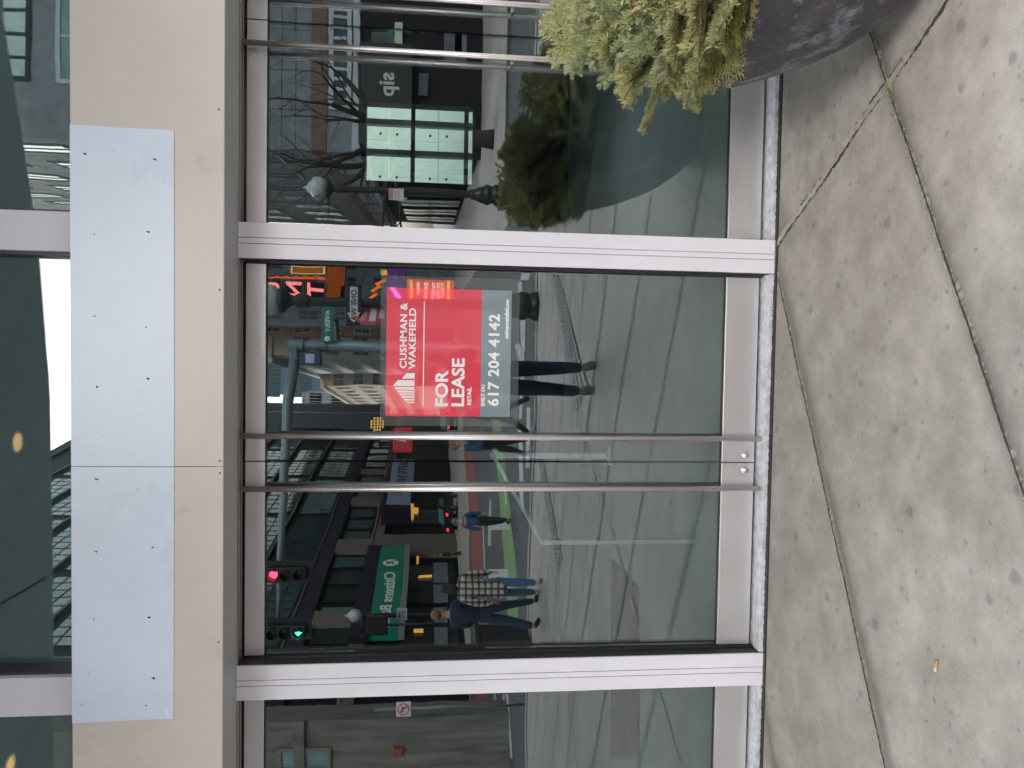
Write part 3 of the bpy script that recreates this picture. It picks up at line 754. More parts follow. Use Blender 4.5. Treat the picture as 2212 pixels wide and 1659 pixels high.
# cafe board
cf = empty('cafe_sign', P1, angL, 'pale blue cafe sign board with dark letters beyond the stone pier', 'sign')
s0, s1, z0, z1 = board('board', 852, 1020, 885, 1125, mat('pale_blue_board', (.34, .42, .58), .5), 1.5, cf, .9)
MB().use(purple).box((s0-1.4, .1, z0-.1), (s0-.05, 1.5, z1+.35)).box((s0-.04, .6, z1+.02), (s1+.6, 1.52, z1+.3)).build('board_frame', None, cf)
la = Lq(868, 1018)[0]; lb = Lq(868, 1096)[0]
t1 = textmesh('lettering', 'CAFFE NERO', (z1-z0)*.55, mat('navy_letter', (.03, .03, .06), .6), cf, (la, 1.506, z0+(z1-z0)*.3), (-1, 0, 0), (0, 0, 1), 'LEFT', .03, .01)
xs = [v.co.x for v in t1.data.vertices]; k2 = abs(la-lb)/(max(xs)-min(xs))
for v in t1.data.vertices: v.co.x = la-(la-v.co.x)*k2
# red hanging sign
p = V(870, 950, 46)
hs_ = empty('red_hanging_sign', p, 0, 'small red projecting sign over a distant shop front', 'sign')
MB().use(mat('red_panel', (.45, .03, .04), .5, emit=(.5, .03, .04), es=.15)).box((-.75, -.05, -.55), (.75, .05, .55), .1).build('panel', None, hs_)
MB().use(M['black']).tube([(-.6, 0, .5), (-2.6, 0, .7)], .04, 8).build('bracket', None, hs_)
textmesh('lettering', 'a', .8, M['white_sign'], hs_, (.2, .055, -.2), (-1, 0, 0), (0, 0, 1), 'LEFT', .02, .005)
# pale stone building in the far left, with red alarm box
sw = V(900, 1549, 21)
SB = empty('stone_building', (sw.x, sw.y, -.72), 0, 'pale stone wall with dark window mirrored at the left edge', 'building')
MB().use(stone_l).box((-14, -.9, -.5), (0, 0, 22)).build('wall', None, SB)
zw0 = V(716, 1620, 21).z+.72; zw1 = V(600, 1620, 21).z+.72; win(SB, -1.9, 0.0, zw0, 1.2, zw1-zw0, stone, gl_t[2], .1, (1, 1), .08); win(SB, -3.6, 0.0, zw0, 1.2, zw1-zw0, stone, gl_t[2], .1, (1, 1), .08)
MB().use(stone_l).box((-14, 0, 5.6), (0.05, .12, 5.88)).build('ledge', None, SB)
MB().use(mat('alarm_red', (.25, .04, .02), .5)).box((-1.0, .0, 2.95), (-.78, .1, 3.2)).build('alarm_box', None, SB)
# ------------------------------------------------------------------ RIGHT: stone and brown banded building with a drinks shop
YF = 30.
xc = V(900, 337, YF).x; yF = V(900, 337, YF).y
zat = lambda px: V(px, 250, YF).z
granite = mat('grey_granite', (.16, .175, .19), .7, 0, .3, 2)
brownb = mat('brown_band', (.13, .09, .075), .8, 0, .25, 3)
palest = mat('pale_sill', (.40, .43, .48), .7, 0, .1, 3)
FB = empty('granite_building', (xc, yF, -.3), 0, 'grey granite building with brown band and louvred windows mirrored in the right doors', 'building')
def Z(px): return zat(px)+.3
W = 34
zs = [('shop_front', fr_d, -1.0, Z(776)), ('sill_band', palest, Z(776), Z(761)), ('wall', granite, Z(761), Z(706)), ('brown_band', brownb, Z(706)+.002, Z(673)), ('upper_wall', granite, Z(673), 46)]
# near face
for n_, m_, a, b in zs:
    ins = {'shop_front': -.35, 'sill_band': .10, 'brown_band': .04}.get(n_, 0)
    MB().use(m_).box((0.02 if ins > 0 else 0, -.38-.02*(ins > 0), a), (W, ins, b)).build(n_, None, FB)
for i in range(5):
    x = 1.6+i*6.2; win(FB, x, .0, Z(757), 3.8, Z(710)-Z(757), palest, gl_t[0], .16, (9, 0), .10)
for i in range(8):
    for j in range(8):
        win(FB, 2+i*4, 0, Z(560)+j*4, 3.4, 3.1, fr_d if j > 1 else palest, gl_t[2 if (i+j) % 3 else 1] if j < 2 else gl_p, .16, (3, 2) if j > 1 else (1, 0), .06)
for z in (Z(640), Z(610)): MB().use(fr_d).box((0, -.01, z), (W, .006, z+.02)).build('wall_joint', None, FB)
for x in range(1, 12): MB().use(fr_d).box((x*1.5, -.01, Z(672)), (x*1.5+.02, .005, Z(575))).build('wall_joint', None, FB)
for i in range(4): win(FB, 1.2+i*4.6, -.33, .2, 3.9, 3.7, fr_d, gl_t[0], .08, (1, 1), .06, 'shop_window')
a = V(868, 144, YF-.3); b = V(852, 42, YF-.3)
MB().use(mat('pale_green_strip', (.42, .52, .38), .5)).box((min(a.x, b.x)-xc, .02, min(a.z, b.z)+.3), (max(a.x, b.x)-xc, .12, max(a.z, b.z)+.3)).build('shop_strip', None, FB)
for pa, pb, ya, yb, cc in ((960, 1010, 60, 130, (.10, .10, .12)), (905, 925, 150, 200, (.05, .07, .08)), (985, 1000, 20, 110, (.30, .30, .30)), (800, 850, 60, 120, (.06, .10, .09))):
    a = V(pb, yb, YF-.3); b = V(pa, ya, YF-.3)
    MB().use(mat('shop_display', cc, .6, 0, .5, 1.5)).box((min(a.x, b.x)-xc, -.25, min(a.z, b.z)+.3), (max(a.x, b.x)-xc, -.05, max(a.z, b.z)+.3)).build('shop_display', None, FB)
tp = V(845, 165, YF-.2)
ss = empty('drinks_shop_sign', (tp.x, tp.y, tp.z), 0, 'white shop lettering on a dark fascia mirrored in the right door', 'sign')
textmesh('lettering', 'sip', .80, mat('dull_white_letter', (.45, .45, .45), .6), ss, (.1, .12, -.1), (-1, 0, 0), (0, 0, 1), 'LEFT', .02, .02)
MB().use(M['black']).box((-2.6, -.08, -.8), (1.2, .10, 1.2)).build('board', None, ss)
# receding face of the same block
q1 = V(900, 337, YF); q2 = V(900, 486, 60)
dr = (q1-q2); dr.z = 0; Lr = dr.length; angR = math.atan2(dr.y, dr.x)
RB = empty('side_street_building', (q2.x, q2.y, -.3), angR, 'receding granite side wall with brown band mirrored beside the lamp post', 'building')
for n_, m_, a, b in zs:
    ins = {'shop_front': -.35, 'sill_band': .10, 'brown_band': .04}.get(n_, 0)
    MB().use(m_).box((-2, -9, a), (Lr-.42, ins, b)).build(n_, None, RB)
for i in range(6):
    win(RB, Lr-4.6-i*5.2, 0, Z(757), 3.2, Z(710)-Z(757), palest, gl_t[0], .16, (8, 0), .10)
for i in range(7):
    for j in range(5): win(RB, Lr-3.2-i*4.2, 0, Z(590)+j*4, 2.0, 2.5, palest, gl_t[1 if (i+j) % 3 else 2], .1, (1, 0), .06)
for i in range(6): win(RB, Lr-4.9-i*5, -.33, .2, 4.0, 3.7, fr_d, gl_t[0], .08, (1, 1), .06, 'shop_window')
textmesh('lettering', 'tea', 1.3, M['white_sign'], RB, (Lr-12.5, .02, Z(858)), (-1, 0, 0), (0, 0, 1), 'LEFT', .02, .02)
# ------------------------------------------------------------------ CENTRE: down the street
def block(name, label, Y, py0, py1, px_top, m, depth=12, wcols=0, wrows=0, wz=None, ww=1.4, wh=1.9, fm=None, pm=None, extra=None):
    a = V(900, py0, Y); b = V(900, py1, Y); x0, x1 = min(a.x, b.x), max(a.x, b.x); zt = V(px_top, (py0+py1)/2, Y).z+.8
    E_ = empty(name, (x0, a.y, -.8), 0, label, 'building'); wd = x1-x0
    MB().use(m).box((0, -depth, 0), (wd, 0, zt)).build('wall', None, E_)
    MB().use(m).box((-.25, -depth-.2, zt), (wd+.25, .25, zt+.5), .05).build('cornice', None, E_)
    if wcols:
        st = wd/wcols; n = 0
        for j in range(wrows):
            for i in range(wcols):
                z = (wz or 5)+j*(wh*1.75)
                if z+wh > zt: continue
                win(E_, st*(i+.5)-ww/2, 0, z, ww, wh, fm or m, pm or gl_t[1], .1, (1, 1), .08)
    return E_, wd, zt
theatre_m = mat('grey_carved_stone', (.42, .44, .47), .8, 0, .4, 1.6, bump=.5)
brick_m = mat('pink_brick', (.52, .29, .23), .8, 0, .2, 2)
cream_m = mat('cream_stucco', (.75, .68, .55), .8, 0, .1, .6)
white_m = mat('pale_grey_stucco', (.70, .71, .74), .8, 0, .12, .5)
blue_m = mat('blue_grey_cladding', (.13, .17, .25), .5, 0, .15, .1)
tan_m = mat('tan_stone', (.62, .52, .43), .8, 0, .12, .5)
pur_m = mat('mauve_cladding', (.34, .33, .38), .7, 0, .1, .2)
th, thw, thz = block('theatre_building', 'grey carved theatre front behind the neon blade sign', 64, 560, 702, 480, theatre_m, 12, 4, 5, 5.5, .9, 1.7, palest)
block('brick_building', 'pink brick building left of the black lamp post', 74, 666, 727, 470, brick_m, 12, 2, 5, 8, 1.0, 1.6, cream_m)
block('cream_building', 'cream stuccoed building behind the traffic signal pole', 86, 722, 774, 588, cream_m, 10, 2, 5, 6, 1.0, 1.8, tan_m)
def receding(name, label, pa, pb, Ya, px_top, m, wn, wr, pm=None):
    a = V(px_top, pa, Ya); zt = a.z
    # far end chosen so the roof line falls as in the photograph
    b = V(px_top, pb[1], 1.0); lo, hi = Ya, 400.
    for _ in range(40):
        Y = (lo+hi)/2
        if V(pb[0], pb[1], Y).z < zt: lo = Y
        else: hi = Y
    b = V(pb[0], pb[1], Y); d = a-b; d.z = 0; L = d.length
    E_ = empty(name, (b.x, b.y, -.8), math.atan2(d.y, d.x), label, 'building')
    zt += .8
    MB().use(m).box((0, -9, 0), (L, 0, zt)).build('wall', None, E_)
    MB().use(m).box((-.3, -9.2, zt), (L+.3, .5, zt+.7), .08).build('cornice', None, E_)
    st = L/wn
    for i in range(wn):
        for j in range(wr):
            z = 4.5+j*3.6
            if z+2.4 < zt: win(E_, st*(i+.5)-st*.2, 0, z, st*.4, 2.2, m, pm or gl_t[1], .12, (1, 0), .10)
    return E_
receding('pale_grey_building', 'long pale grey building with a regular grid of panels beside the blue tower', 774, (702, 811), 88, 590, white_m, 9, 8, mat('pale_pane', (.36, .38, .40), .5))
block('blue_tower', 'tall blue grey tower rising behind the pale buildings', 260, 776, 856, 300, blue_m, 30, 9, 12, 20, 3, 6, blue_m)
block('tan_building', 'tan stone building with dark windows in the middle distance', 124, 809, 832, 700, tan_m, 10, 2, 7, 4, 1.1, 1.7)
receding('tan_side_building', 'tan stone building with many windows narrowing towards the sky gap', 832, (782, 882), 124, 702, tan_m, 8, 6)
block('mauve_building', 'mauve grey office slab with narrow dark windows next to the strip of sky', 185, 853, 880, 656, pur_m, 14, 4, 8, 12, 1.5, 3)
block('far_building', 'far tan building closing the end of the street', 240, 838, 905, 778, tan_m, 14, 5, 5, 4, 2, 3)
# fill behind so that only the real gap shows sky
# ------------------------------------------------------------------ neon blade sign
YB = 56
def VX(py): return V(700, py, YB).x
bs = empty('blade_sign', V(640, 625, YB), 0, 'tall navy blade sign with pink neon letters U N T and orange bulb edging', 'sign'); o = bs.location
def rel(px, py, Y=YB): q = V(px, py, Y); return q.x-o.x, q.y-o.y, q.z-o.z
navy = mat('navy_panel', (.012, .014, .035), .5)
neon = mat('pink_neon', (.8, .2, .2), .5, emit=(1, .22, .20), es=1.1)
bulb = mat('orange_bulbs', (.8, .2, .05), .5, emit=(1, .20, .02), es=.6)
gold = mat('gold_bulbs', (.8, .5, .1), .5, emit=(1, .55, .12), es=.6)
dkred = mat('red_bulbs', (.6, .05, .03), .5, emit=(.8, .07, .03), es=.7)
ax, _, az = rel(704, 646); bx, _, bz = rel(470, 604)
MB().use(navy).box((ax, -.5, az), (bx, 0, bz), .03).build('board', None, bs)
fr_l = mat('letter_frame', (.35, .35, .42), .5)
for pa, pb, ch_ in ((704, 661, 'T'), (657, 613, 'N'), (609, 566, 'U'), (562, 520, 'O')):
    x0_, _, z0_ = rel(pa, 643); x1_, _, z1_ = rel(pb, 607)
    mb = MB().use(fr_l); mb.box((x0_, .0, z0_), (x1_, .03, z0_+.09)).box((x0_, .0, z1_-.09), (x1_, .03, z1_)).box((x0_, 0, z0_+.09), (x0_+.05, .03, z1_-.09)); mb.build('letter_box', None, bs)
    t = textmesh('neon_letter', ch_, 1.45, neon, bs, ((x0_+x1_)/2, .05, z0_+.2), (-1, 0, 0), (0, 0, 1), 'CENTER', .04, .03, 1.05)
    t.name = 'neon_letter'
mb = MB().use(bulb)
for k in range(130):
    px = 700-k*1.55; q = rel(px, 599+1.6*math.sin(k*.45)); mb.ball((q[0], .0, q[2]), .045, 6)
mb.build('bulb_edging', None, bs)['kind'] = 'stuff'
x_, _, z_ = rel(704, 603); x2, _, z2_ = rel(470, 595); MB().use(dkred).box((x_, -.4, z_), (x2, -.06, z2_)).build('edge_panel', None, bs)
mq = empty('marquee', V(720, 610, YB+1), 0, 'red and orange bulb covered marquee below the blade sign', 'marquee'); o = mq.location
x0_, _, z0_ = rel(744, 642, YB+1); x1_, _, z1_ = rel(707, 560, YB+1)
MB().use(mat('marquee_dark', (.05, .012, .01), .6)).box((x0_, -.5, z0_), (x1_, 0, z1_)).build('panel', None, mq)
mb = MB().use(bulb); nx = 16; nz_ = 9
for i in range(nx):
    for j in range(nz_):
        if j < 2 and i < 5: continue
        mb.box((x0_+(x1_-x0_)*(i+.15)/nx, .0, z0_+(z1_-z0_)*(j+.3)/nz_), (x0_+(x1_-x0_)*(i+.8)/nx, .03, z0_+(z1_-z0_)*(j+.62)/nz_))
mb.build('bulb_rows', None, mq)['kind'] = 'stuff'
x0_, _, z0_ = rel(702, 593, YB+1); x1_, _, z1_ = rel(630, 575, YB+1)
mb = MB().use(gold); mb.box((x0_, .02, z0_), (x1_, .06, z0_+.12)).box((x0_, .02, z1_-.1), (x1_, .06, z1_)).box((x0_, .02, z0_+.12), (x0_+.06, .06, z1_-.1)).box((x1_-.06, .02, z0_+.12), (x1_, .06, z1_-.1)); mb.build('gold_frame', None, mq)
MB().use(mat('marquee_brown', (.25, .10, .03), .6, emit=(.6, .2, .03), es=.3)).box((x0_+.1, .0, z0_+.2), (x1_-.1, .03, z1_-.2)).build('poster', None, mq)
# lower zigzag neon and purple canopy, led board
YP = 48
nz = empty('neon_zigzag', V(815, 620, YP), 0, 'orange zigzag neon tubes over a theatre entrance', 'neon sign'); o = nz.location
pts = [rel(px, py, YP) for px, py in ((798, 644), (815, 633), (803, 629), (822, 618), (811, 616), (832, 606))]
MB().use(bulb).tube(pts, .09, 6).build('tube', None, nz)
MB().use(gold).box(rel(835, 596, YP), (rel(822, 584, YP)[0], rel(822, 584, YP)[1]-.1, rel(822, 584, YP)[2])).build('gold_panel', None, nz)
pc = empty('purple_canopy', V(855, 620, YP), 0, 'purple lit canopy edge with a bright pink panel', 'canopy'); o = pc.location
q = rel(874, 652, YP); q2_ = rel(832, 572, YP)
MB().use(mat('purple_glow', (.10, .03, .16), .5, emit=(.14, .03, .26), es=.4)).box((q[0], -1, q[2]), (q2_[0], 0, q2_[2])).build('fascia', None, pc)
a, b, c, d = [rel(*k, YP) for k in ((842, 622), (852, 622), (872, 648), (860, 648))]
MB().use(mat('pink_glow', (.9, .3, .9), .5, emit=(1, .22, .95), es=1.6)).prism([(k[0], .02, k[2]) for k in (a, b, c, d)], (0, .05, 0)).build('pink_panel', None, pc)
ld = empty('led_board', V(930, 628, YP-2), 0, 'orange red electronic show board with rows of pale text seen through the lease sign', 'display board'); o = ld.location
q = rel(981, 651, YP-2); q2_ = rel(881, 603, YP-2)
MB().use(mat('led_red', (.6, .06, .02), .5, emit=(1, .08, .02), es=.7)).box((q[0], -.3, q[2]), (q2_[0], 0, q2_[2])).build('screen', None, ld)
ys = [mat('led_yellow', (.8, .4, .05), .5, emit=(1, .42, .04), es=1.0), mat('led_white', (.8, .7, .7), .5, emit=(1, .75, .75), es=1.0)]
for pa, pb, m_ in ((972, 966, 0), (886, 892, 0)):
    a = rel(pa, 648, YP-2); b = rel(pb, 606, YP-2); MB().use(ys[m_]).box((a[0], .01, min(a[2], b[2])), (b[0], .03, max(a[2], b[2]))).build('yellow_row', None, ld)
for i, (px, s_) in enumerate(((908, 'NOW'), (924, 'SHOWING'), (940, 'TICKETS'), (950, 'ON SALE'), (960, 'TODAY'))):
    a = rel(px, 610, YP-2); textmesh('text_row', s_, .30, ys[1], ld, (a[0], .012, a[2]), (-1, 0, 0), (0, 0, 1), 'LEFT', .004, .01, .9)
# gold lantern on the far facade
gl = empty('gold_lantern', V(815, 915, 75), 0, 'cluster of small warm lights hanging on the far glass facade', 'lantern')
mb = MB().use(gold)
for i in range(5):
    for j in range(5):
        if abs(i-2)+abs(j-2) < 4: mb.box((-.6+i*.26, 0, -.6+j*.26), (-.42+i*.26, .1, -.45+j*.26))
mb.build('bulbs', None, gl)
# ================================================================== STREET FURNITURE
blk = mat('cast_iron_black', (.012, .014, .016), .4, 0, .2, 6)
globe_m = mat('frosted_globe', (.42, .44, .45), .35, 0, .06, 3)
def lamp_post(p, zcap, label, sc=1.0):
    """p = foot, zcap = height of the globe's black cup"""
    t = empty('lamp_post', p, 0, label, 'lamp post', 'black acorn lamp posts'); H = zcap-p.z
    k = sc
    MB().use(blk).lathe([(.0, 0), (.235*k, 0), (.24*k, .10), (.20*k, .14), (.205*k, .22), (.235*k, .26), (.235*k, .34), (.19*k, .42), (.20*k, .46), (.15*k, .60), (.115*k, .70), (.125*k, .74), (.10*k, .80), (0, .80)], 20).build('base', None, t)
    MB().use(blk).lathe([(.085*k, .78), (.072*k, H*.8), (.068*k, H-.5)], 16).build('pole', None, t)
    MB().use(blk).lathe([(.07*k, H-.55), (.10*k, H-.50), (.08*k, H-.44), (.12*k, H-.34), (.075*k, H-.25), (.12*k, H-.14), (.19*k, H-.08), (.20*k, H), (0, H)], 16).build('collar', None, t)
    MB().use(globe_m).lathe([(.13*k, H), (.195*k, H+.05), (.235*k, H+.15), (.245*k, H+.25), (.225*k, H+.34), (.165*k, H+.395), (.135*k, H+.41), (.145*k, H+.435), (.10*k, H+.49), (.04*k, H+.52), (.035*k, H+.57), (.012*k, H+.62), (0, H+.64)], 20).build('globe', None, t)
    return t
def atop(foot, px): # height at that column over the foot
    Y = -foot.y+CAM_D; return V(px, 760, Y).z
f1 = G(1163, 662); zc = atop(f1, 604); lamp_post(f1, zc, 'nearest black lamp post, mirrored beside the one way sign, with a heavy flared base', 1.15)
f2 = G(1075, 421); lamp_post(f2, atop(f2, 702), 'lamp post with bright globe mirrored in the right door below bare branches', 1.2)
f3 = G(980, 962); lamp_post(f3, atop(f3, 822), 'distant lamp post mirrored between the two pull bars', 1.15)
f4 = V(1000, 1326, 31); f4.z = gz(f4.x, f4.y); lamp_post(f4, atop(f4, 785), 'lamp post in front of the green bank awning', 1.15)
# signs on the near post
yS = f1.y+.12
def face_sign(name, label, pos, cat): return empty(name, pos, 0, label, cat)
s = face_sign('one_way_sign', 'black one way sign with white arrow on the near lamp post', Vector((V(764, 659, -yS+CAM_D).x, yS, V(764, 659, -yS+CAM_D).z)), 'sign')
a = V(780, 703, -yS+CAM_D); b = V(748, 615, -yS+CAM_D); w_, h_ = abs(a.x-b.x)/2, abs(a.z-b.z)/2
MB().use(blk).box((-w_, -.01, -h_), (w_, .01, h_), .004).build('plate', None, s)
wh = mat('sign_white_dull', (.55, .56, .58), .6)
# arrow points to real -x; reader faces -y
L_ = w_*.9; h2 = h_*.48
MB().use(wh).prism([(L_, .0105, -h2), (L_, .0105, h2), (-L_*.38, .0105, h2), (-L_*.38, .0105, h_*.85), (-L_, .0105, 0), (-L_*.38, .0105, -h_*.85), (-L_*.38, .0105, -h2)], (0, .003, 0)).build('arrow', None, s)
textmesh('lettering', 'ONE WAY', h2*2.05, blk, s, (L_*.86, .0140, -h2*.72), (-1, 0, 0), (0, 0, 1), 'LEFT', .004, .002, 1.0)
yN = f1.y+.02
q = V(806, 676, -yN+CAM_D)
s = empty('no_entry_sign', (q.x-.0, yN, q.z), math.radians(-52), 'red round do not enter sign turned sideways below the one way sign', 'sign')
MB().use(mat('sign_red_dull', (.42, .05, .06), .5)).lathe([(0, .008), (.36, .008), (.365, 0), (0, 0)], 28, M=Matrix.Rotation(-math.pi/2, 4, 'X')).build('disc', None, s)
MB().use(wh).box((-.27, .009, -.055), (.27, .012, .055)).build('bar', None, s)
textmesh('lettering', 'DO NOT', .13, wh, s, (0, .010, .11), (-1, 0, 0), (0, 0, 1), 'CENTER', .003, .002)
textmesh('lettering', 'ENTER', .13, wh, s, (0, .010, -.20), (-1, 0, 0), (0, 0, 1), 'CENTER', .003, .002)
# ---------------- signal mast
YM = 23.
mp_ = V(1040, 753, YM); mp_.z = gz(mp_.x, mp_.y); ztop = V(628, 755, YM).z-mp_.z
ms = empty('signal_mast', mp_, 0, 'grey steel signal pole with a long arm reaching left over the street', 'signal pole')
MB().use(M['galv']).lathe([(.24, 0), (.24, .5), (.19, .52), (.17, 3), (.16, ztop), (0, ztop+.05)], 20).build('pole', None, ms)
ends = [(V(640, 750, 23)-mp_), (V(622, 870, 22.6)-mp_), (V(612, 1060, 22.2)-mp_), (V(604, 1240, 22)-mp_), (V(601, 1372, 21.8)-mp_)]
MB().use(M['galv']).tube(ends, [.17, .15, .11, .085, .06], 14).build('arm', None, ms)
MB().use(M['galv']).lathe([(.20, -.22), (.20, .22)], 16, M=Matrix.Translation((0, 0, ends[0].z))).lathe([(.19, -.6), (.19, -.9)], 16, M=Matrix.Translation((0, 0, ends[0].z))).build('clamp', None, ms)
housing = mat('signal_black', (.012, .012, .014), .5)
def lens(on, col): return mat('lens_'+('on' if on else 'off'), col, .3, emit=col if on else None, es=6 if on else 0)
def signal(p, label, lit, col, arrow=False, heads=3):
    t = empty('traffic_signal', p, 0, label, 'traffic light', 'traffic lights on the mast arm')
    MB().use(housing).box((-.17, -.12, -.52), (.17, .10, .52), .03).build('housing', None, t)
    MB().use(housing).box((-.30, -.14, -.66), (.30, -.125, .66), .01).build('back_plate', None, t)
    for i in range(heads):
        z = .34-.34*i
        mb = MB().use(housing)
        for k in range(11):
            a = math.radians(-40+k*26); b = math.radians(-40+(k+1)*26)
            p0, p1 = (math.cos(a)*.14, math.sin(a)*.14), (math.cos(b)*.14, math.sin(b)*.14)
            mb.prism([(p0[0], .10, z+p0[1]), (p1[0], .10, z+p1[1]), (p1[0]*1.06, .10, z+p1[1]*1.06), (p0[0]*1.06, .10, z+p0[1]*1.06)], (0, .20, 0))
        mb.use(M['galv'])
        mb.build('visor', None, t)
        on = i == lit
        if on and arrow:
            MB().use(lens(False, (.01, .02, .02))).lathe([(0, .012), (.12, .0)], 18, M=Matrix.Translation((0, .101, z)) @ Matrix.Rotation(-math.pi/2, 4, 'X')).build('lens', None, t)
            MB().use(lens(True, col)).prism([(-.09, .118, z+.0), (-.0, .118, z+.09), (.0, .118, z+.045), (.03, .118, z), (.0, .118, z-.045), (-.0, .118, z-.09)][::1], (0, .01, 0)).build('arrow', None, t)
        else:
            MB().use(lens(on, col if on else (.02, .015, .015))).lathe([(0, .03), (.08, .02), (.12, .0)], 18, M=Matrix.Translation((0, .101, z)) @ Matrix.Rotation(-math.pi/2, 4, 'X')).build('lens', None, t)
    return t
q = V(620, 1238, 21.6); signal(q, 'traffic light showing red on the mast arm', 0, (1, .03, .06))
q = V(618, 1362, 21.4); signal(q, 'traffic light showing a green arrow at the end of the arm', 2, (.05, 1, .5), True)
# street name signs on the mast
q1 = V(695, 740, 22.7); q2 = V(720, 660, 22.7)
s = empty('street_name_sign', ((q1.x+q2.x)/2, q1.y, (q1.z+q2.z)/2), 0, 'larger green street name sign reading Avery beside the signal pole', 'sign')
w_, h_ = abs(q1.x-q2.x)/2, abs(q1.z-q2.z)/2
gs = mat('street_sign_green', (.0, .13, .09), .5)
MB().use(gs).box((-w_, -.015, -h_), (w_, .015, h_), .01).build('plate', None, s)
textmesh('lettering', 'AVERY', h_*1.15, wh, s, (w_*.18, .016, -h_*.42), (-1, 0, 0), (0, 0, 1), 'CENTER', .006, .003, 1.15)
MB().use(wh).lathe([(0, .004), (h_*.5, .002), (h_*.52, 0)], 14, M=Matrix.Translation((-w_*.80, .016, 0)) @ Matrix.Rotation(-math.pi/2, 4, 'X')).build('seal', None, s)
q = V(723, 716, 23.5); s = empty('street_name_sign', q, math.radians(35), 'small dark green street sign angled behind the larger one', 'sign')
MB().use(mat('street_sign_dark', (.0, .05, .045), .5)).box((-.45, -.012, -.13), (.45, .012, .13)).build('plate', None, s)
textmesh('lettering', 'WASHINGTON', .12, wh, s, (0, .013, -.04), (-1, 0, 0), (0, 0, 1), 'CENTER', .002, .002)
# blue bracket box on the arm (pedestrian head)
q = V(672, 775, 22.6); s = empty('pedestrian_signal', q, 0, 'dark blue pedestrian signal box hung on the signal pole', 'signal')
MB().use(mat('blue_box', (.02, .04, .10), .5)).box((-.18, -.15, -.3), (.18, .12, .3), .03).build('housing', None, s)
MB().use(mat('ped_screen', (.35, .42, .55), .5)).box((-.12, .121, -.12), (.12, .13, .14)).build('screen', None, s)
MB().use(M['galv']).tube([(0, 0, .3), (0, 0, .45), (.3, -.1, .45)], .03, 8).build('bracket', None, s)
# parking sign on the right lamp post
yp = f2.y+.12; Yp = -yp+CAM_D; a = V(840, 431, Yp); b = V(873, 408, Yp)
cx, cz = (a.x+b.x)/2, (a.z+b.z)/2; w_, h_ = abs(a.x-b.x)/2, abs(a.z-b.z)/2
s = empty('parking_sign', (cx, yp, cz), 0, 'white parking sign with red top band on the right lamp post', 'sign')
MB().use(wh).box((-w_, -.008, -h_), (w_, .008, h_)).build('plate', None, s)
rdm = mat('sign_red_ink', (.5, .06, .06), .5)
MB().use(rdm).box((-w_*.92, .009, h_*.45), (w_*.92, .011, h_*.92)).build('band', None, s)
textmesh('lettering', 'NO STOP', h_*.34, wh, s, (0, .0115, h_*.56), (-1, 0, 0), (0, 0, 1), 'CENTER', .001, .001)
textmesh('lettering', 'TOW\nZONE', h_*.4, rdm, s, (0, .009, -.02), (-1, 0, 0), (0, 0, 1), 'CENTER', .001, .001)
# turn sign hung by the left lamp
Yt = 30.4; a = V(855, 1340, Yt); b = V(880, 1313, Yt)
s = empty('turn_sign', ((a.x+b.x)/2, a.y, (a.z+b.z)/2), 0, 'white turn lane sign hanging over the bank awning', 'sign')
w_, h_ = abs(a.x-b.x)/2, abs(a.z-b.z)/2
MB().use(mat('sign_pale', (.36, .38, .41), .6)).box((-w_, -.01, -h_), (w_, .01, h_)).build('plate', None, s)
MB().use(blk).tube([(.07, .012, h_*.1), (.07, .012, h_*.5), (-.08, .012, h_*.5)], .02, 6).prism([(-.08, .012, h_*.28), (-.08, .012, h_*.75), (-.16, .012, h_*.5)], (0, .004, 0)).build('arrow', None, s)
textmesh('lettering', 'TURNING LANE\nYIELD TO PEDS', h_*.30, blk, s, (0, .011, -h_*.25), (-1, 0, 0), (0, 0, 1), 'CENTER', .001, .001, .75)
Yb = 29.6; q = V(815, 1350, Yb)
s = empty('traffic_signal', q, 0, 'black back of a traffic signal beside the left lamp globe', 'traffic light')
MB().use(housing).box((-.42, -.2, -.40), (.42, .1, .42), .06).build('housing', None, s)
MB().use(housing).tube([(.0, 0, -.4), (.0, 0, -3.6)], .05, 8).build('pole', None, s)
MB().use(housing).tube([(-.3, 0, .4), (-.3, .05, .6), (.3, .05, .6), (.3, 0, .4)], .04, 8).build('bracket', None, s)
# no turn sign on its own pole
Yn = 16.; a = V(856, 1549, Yn); b = V(888, 1514, Yn); px_ = (a.x+b.x)/2
gzz = gz(px_, a.y)
s = empty('no_turn_sign', (px_, a.y, gzz), 0, 'white no turn sign with red ring on a thin pole at the left edge', 'sign')
zc_ = (a.z+b.z)/2-gzz; h_ = abs(a.z-b.z)/2*1.0
MB().use(wh).box((-h_, 0, zc_-h_), (h_, .012, zc_+h_), .004).build('plate', None, s)
mb = MB().use(rdm); n_ = 30
for k in range(n_):
    a1, a2 = 2*math.pi*k/n_, 2*math.pi*(k+1)/n_
    mb.prism([(math.cos(a1)*h_*.82, .013, zc_+math.sin(a1)*h_*.82), (math.cos(a2)*h_*.82, .013, zc_+math.sin(a2)*h_*.82), (math.cos(a2)*h_*.66, .013, zc_+math.sin(a2)*h_*.66), (math.cos(a1)*h_*.66, .013, zc_+math.sin(a1)*h_*.66)], (0, .003, 0))
mb.build('ring', None, s)
MB().use(blk).prism([(h_*.30, .0135, zc_-h_*.5), (h_*.10, .0135, zc_-h_*.5), (h_*.10, .0135, zc_+h_*.05), (-h_*.15, .0135, zc_+h_*.05), (-h_*.15, .0135, zc_-.25*h_*.2), (-h_*.5, .0135, zc_+h_*.18), (-h_*.15, .0135, zc_+h_*.45), (-h_*.15, .0135, zc_+h_*.25), (h_*.30, .0135, zc_+h_*.25)], (0, .002, 0)).build('arrow', None, s)
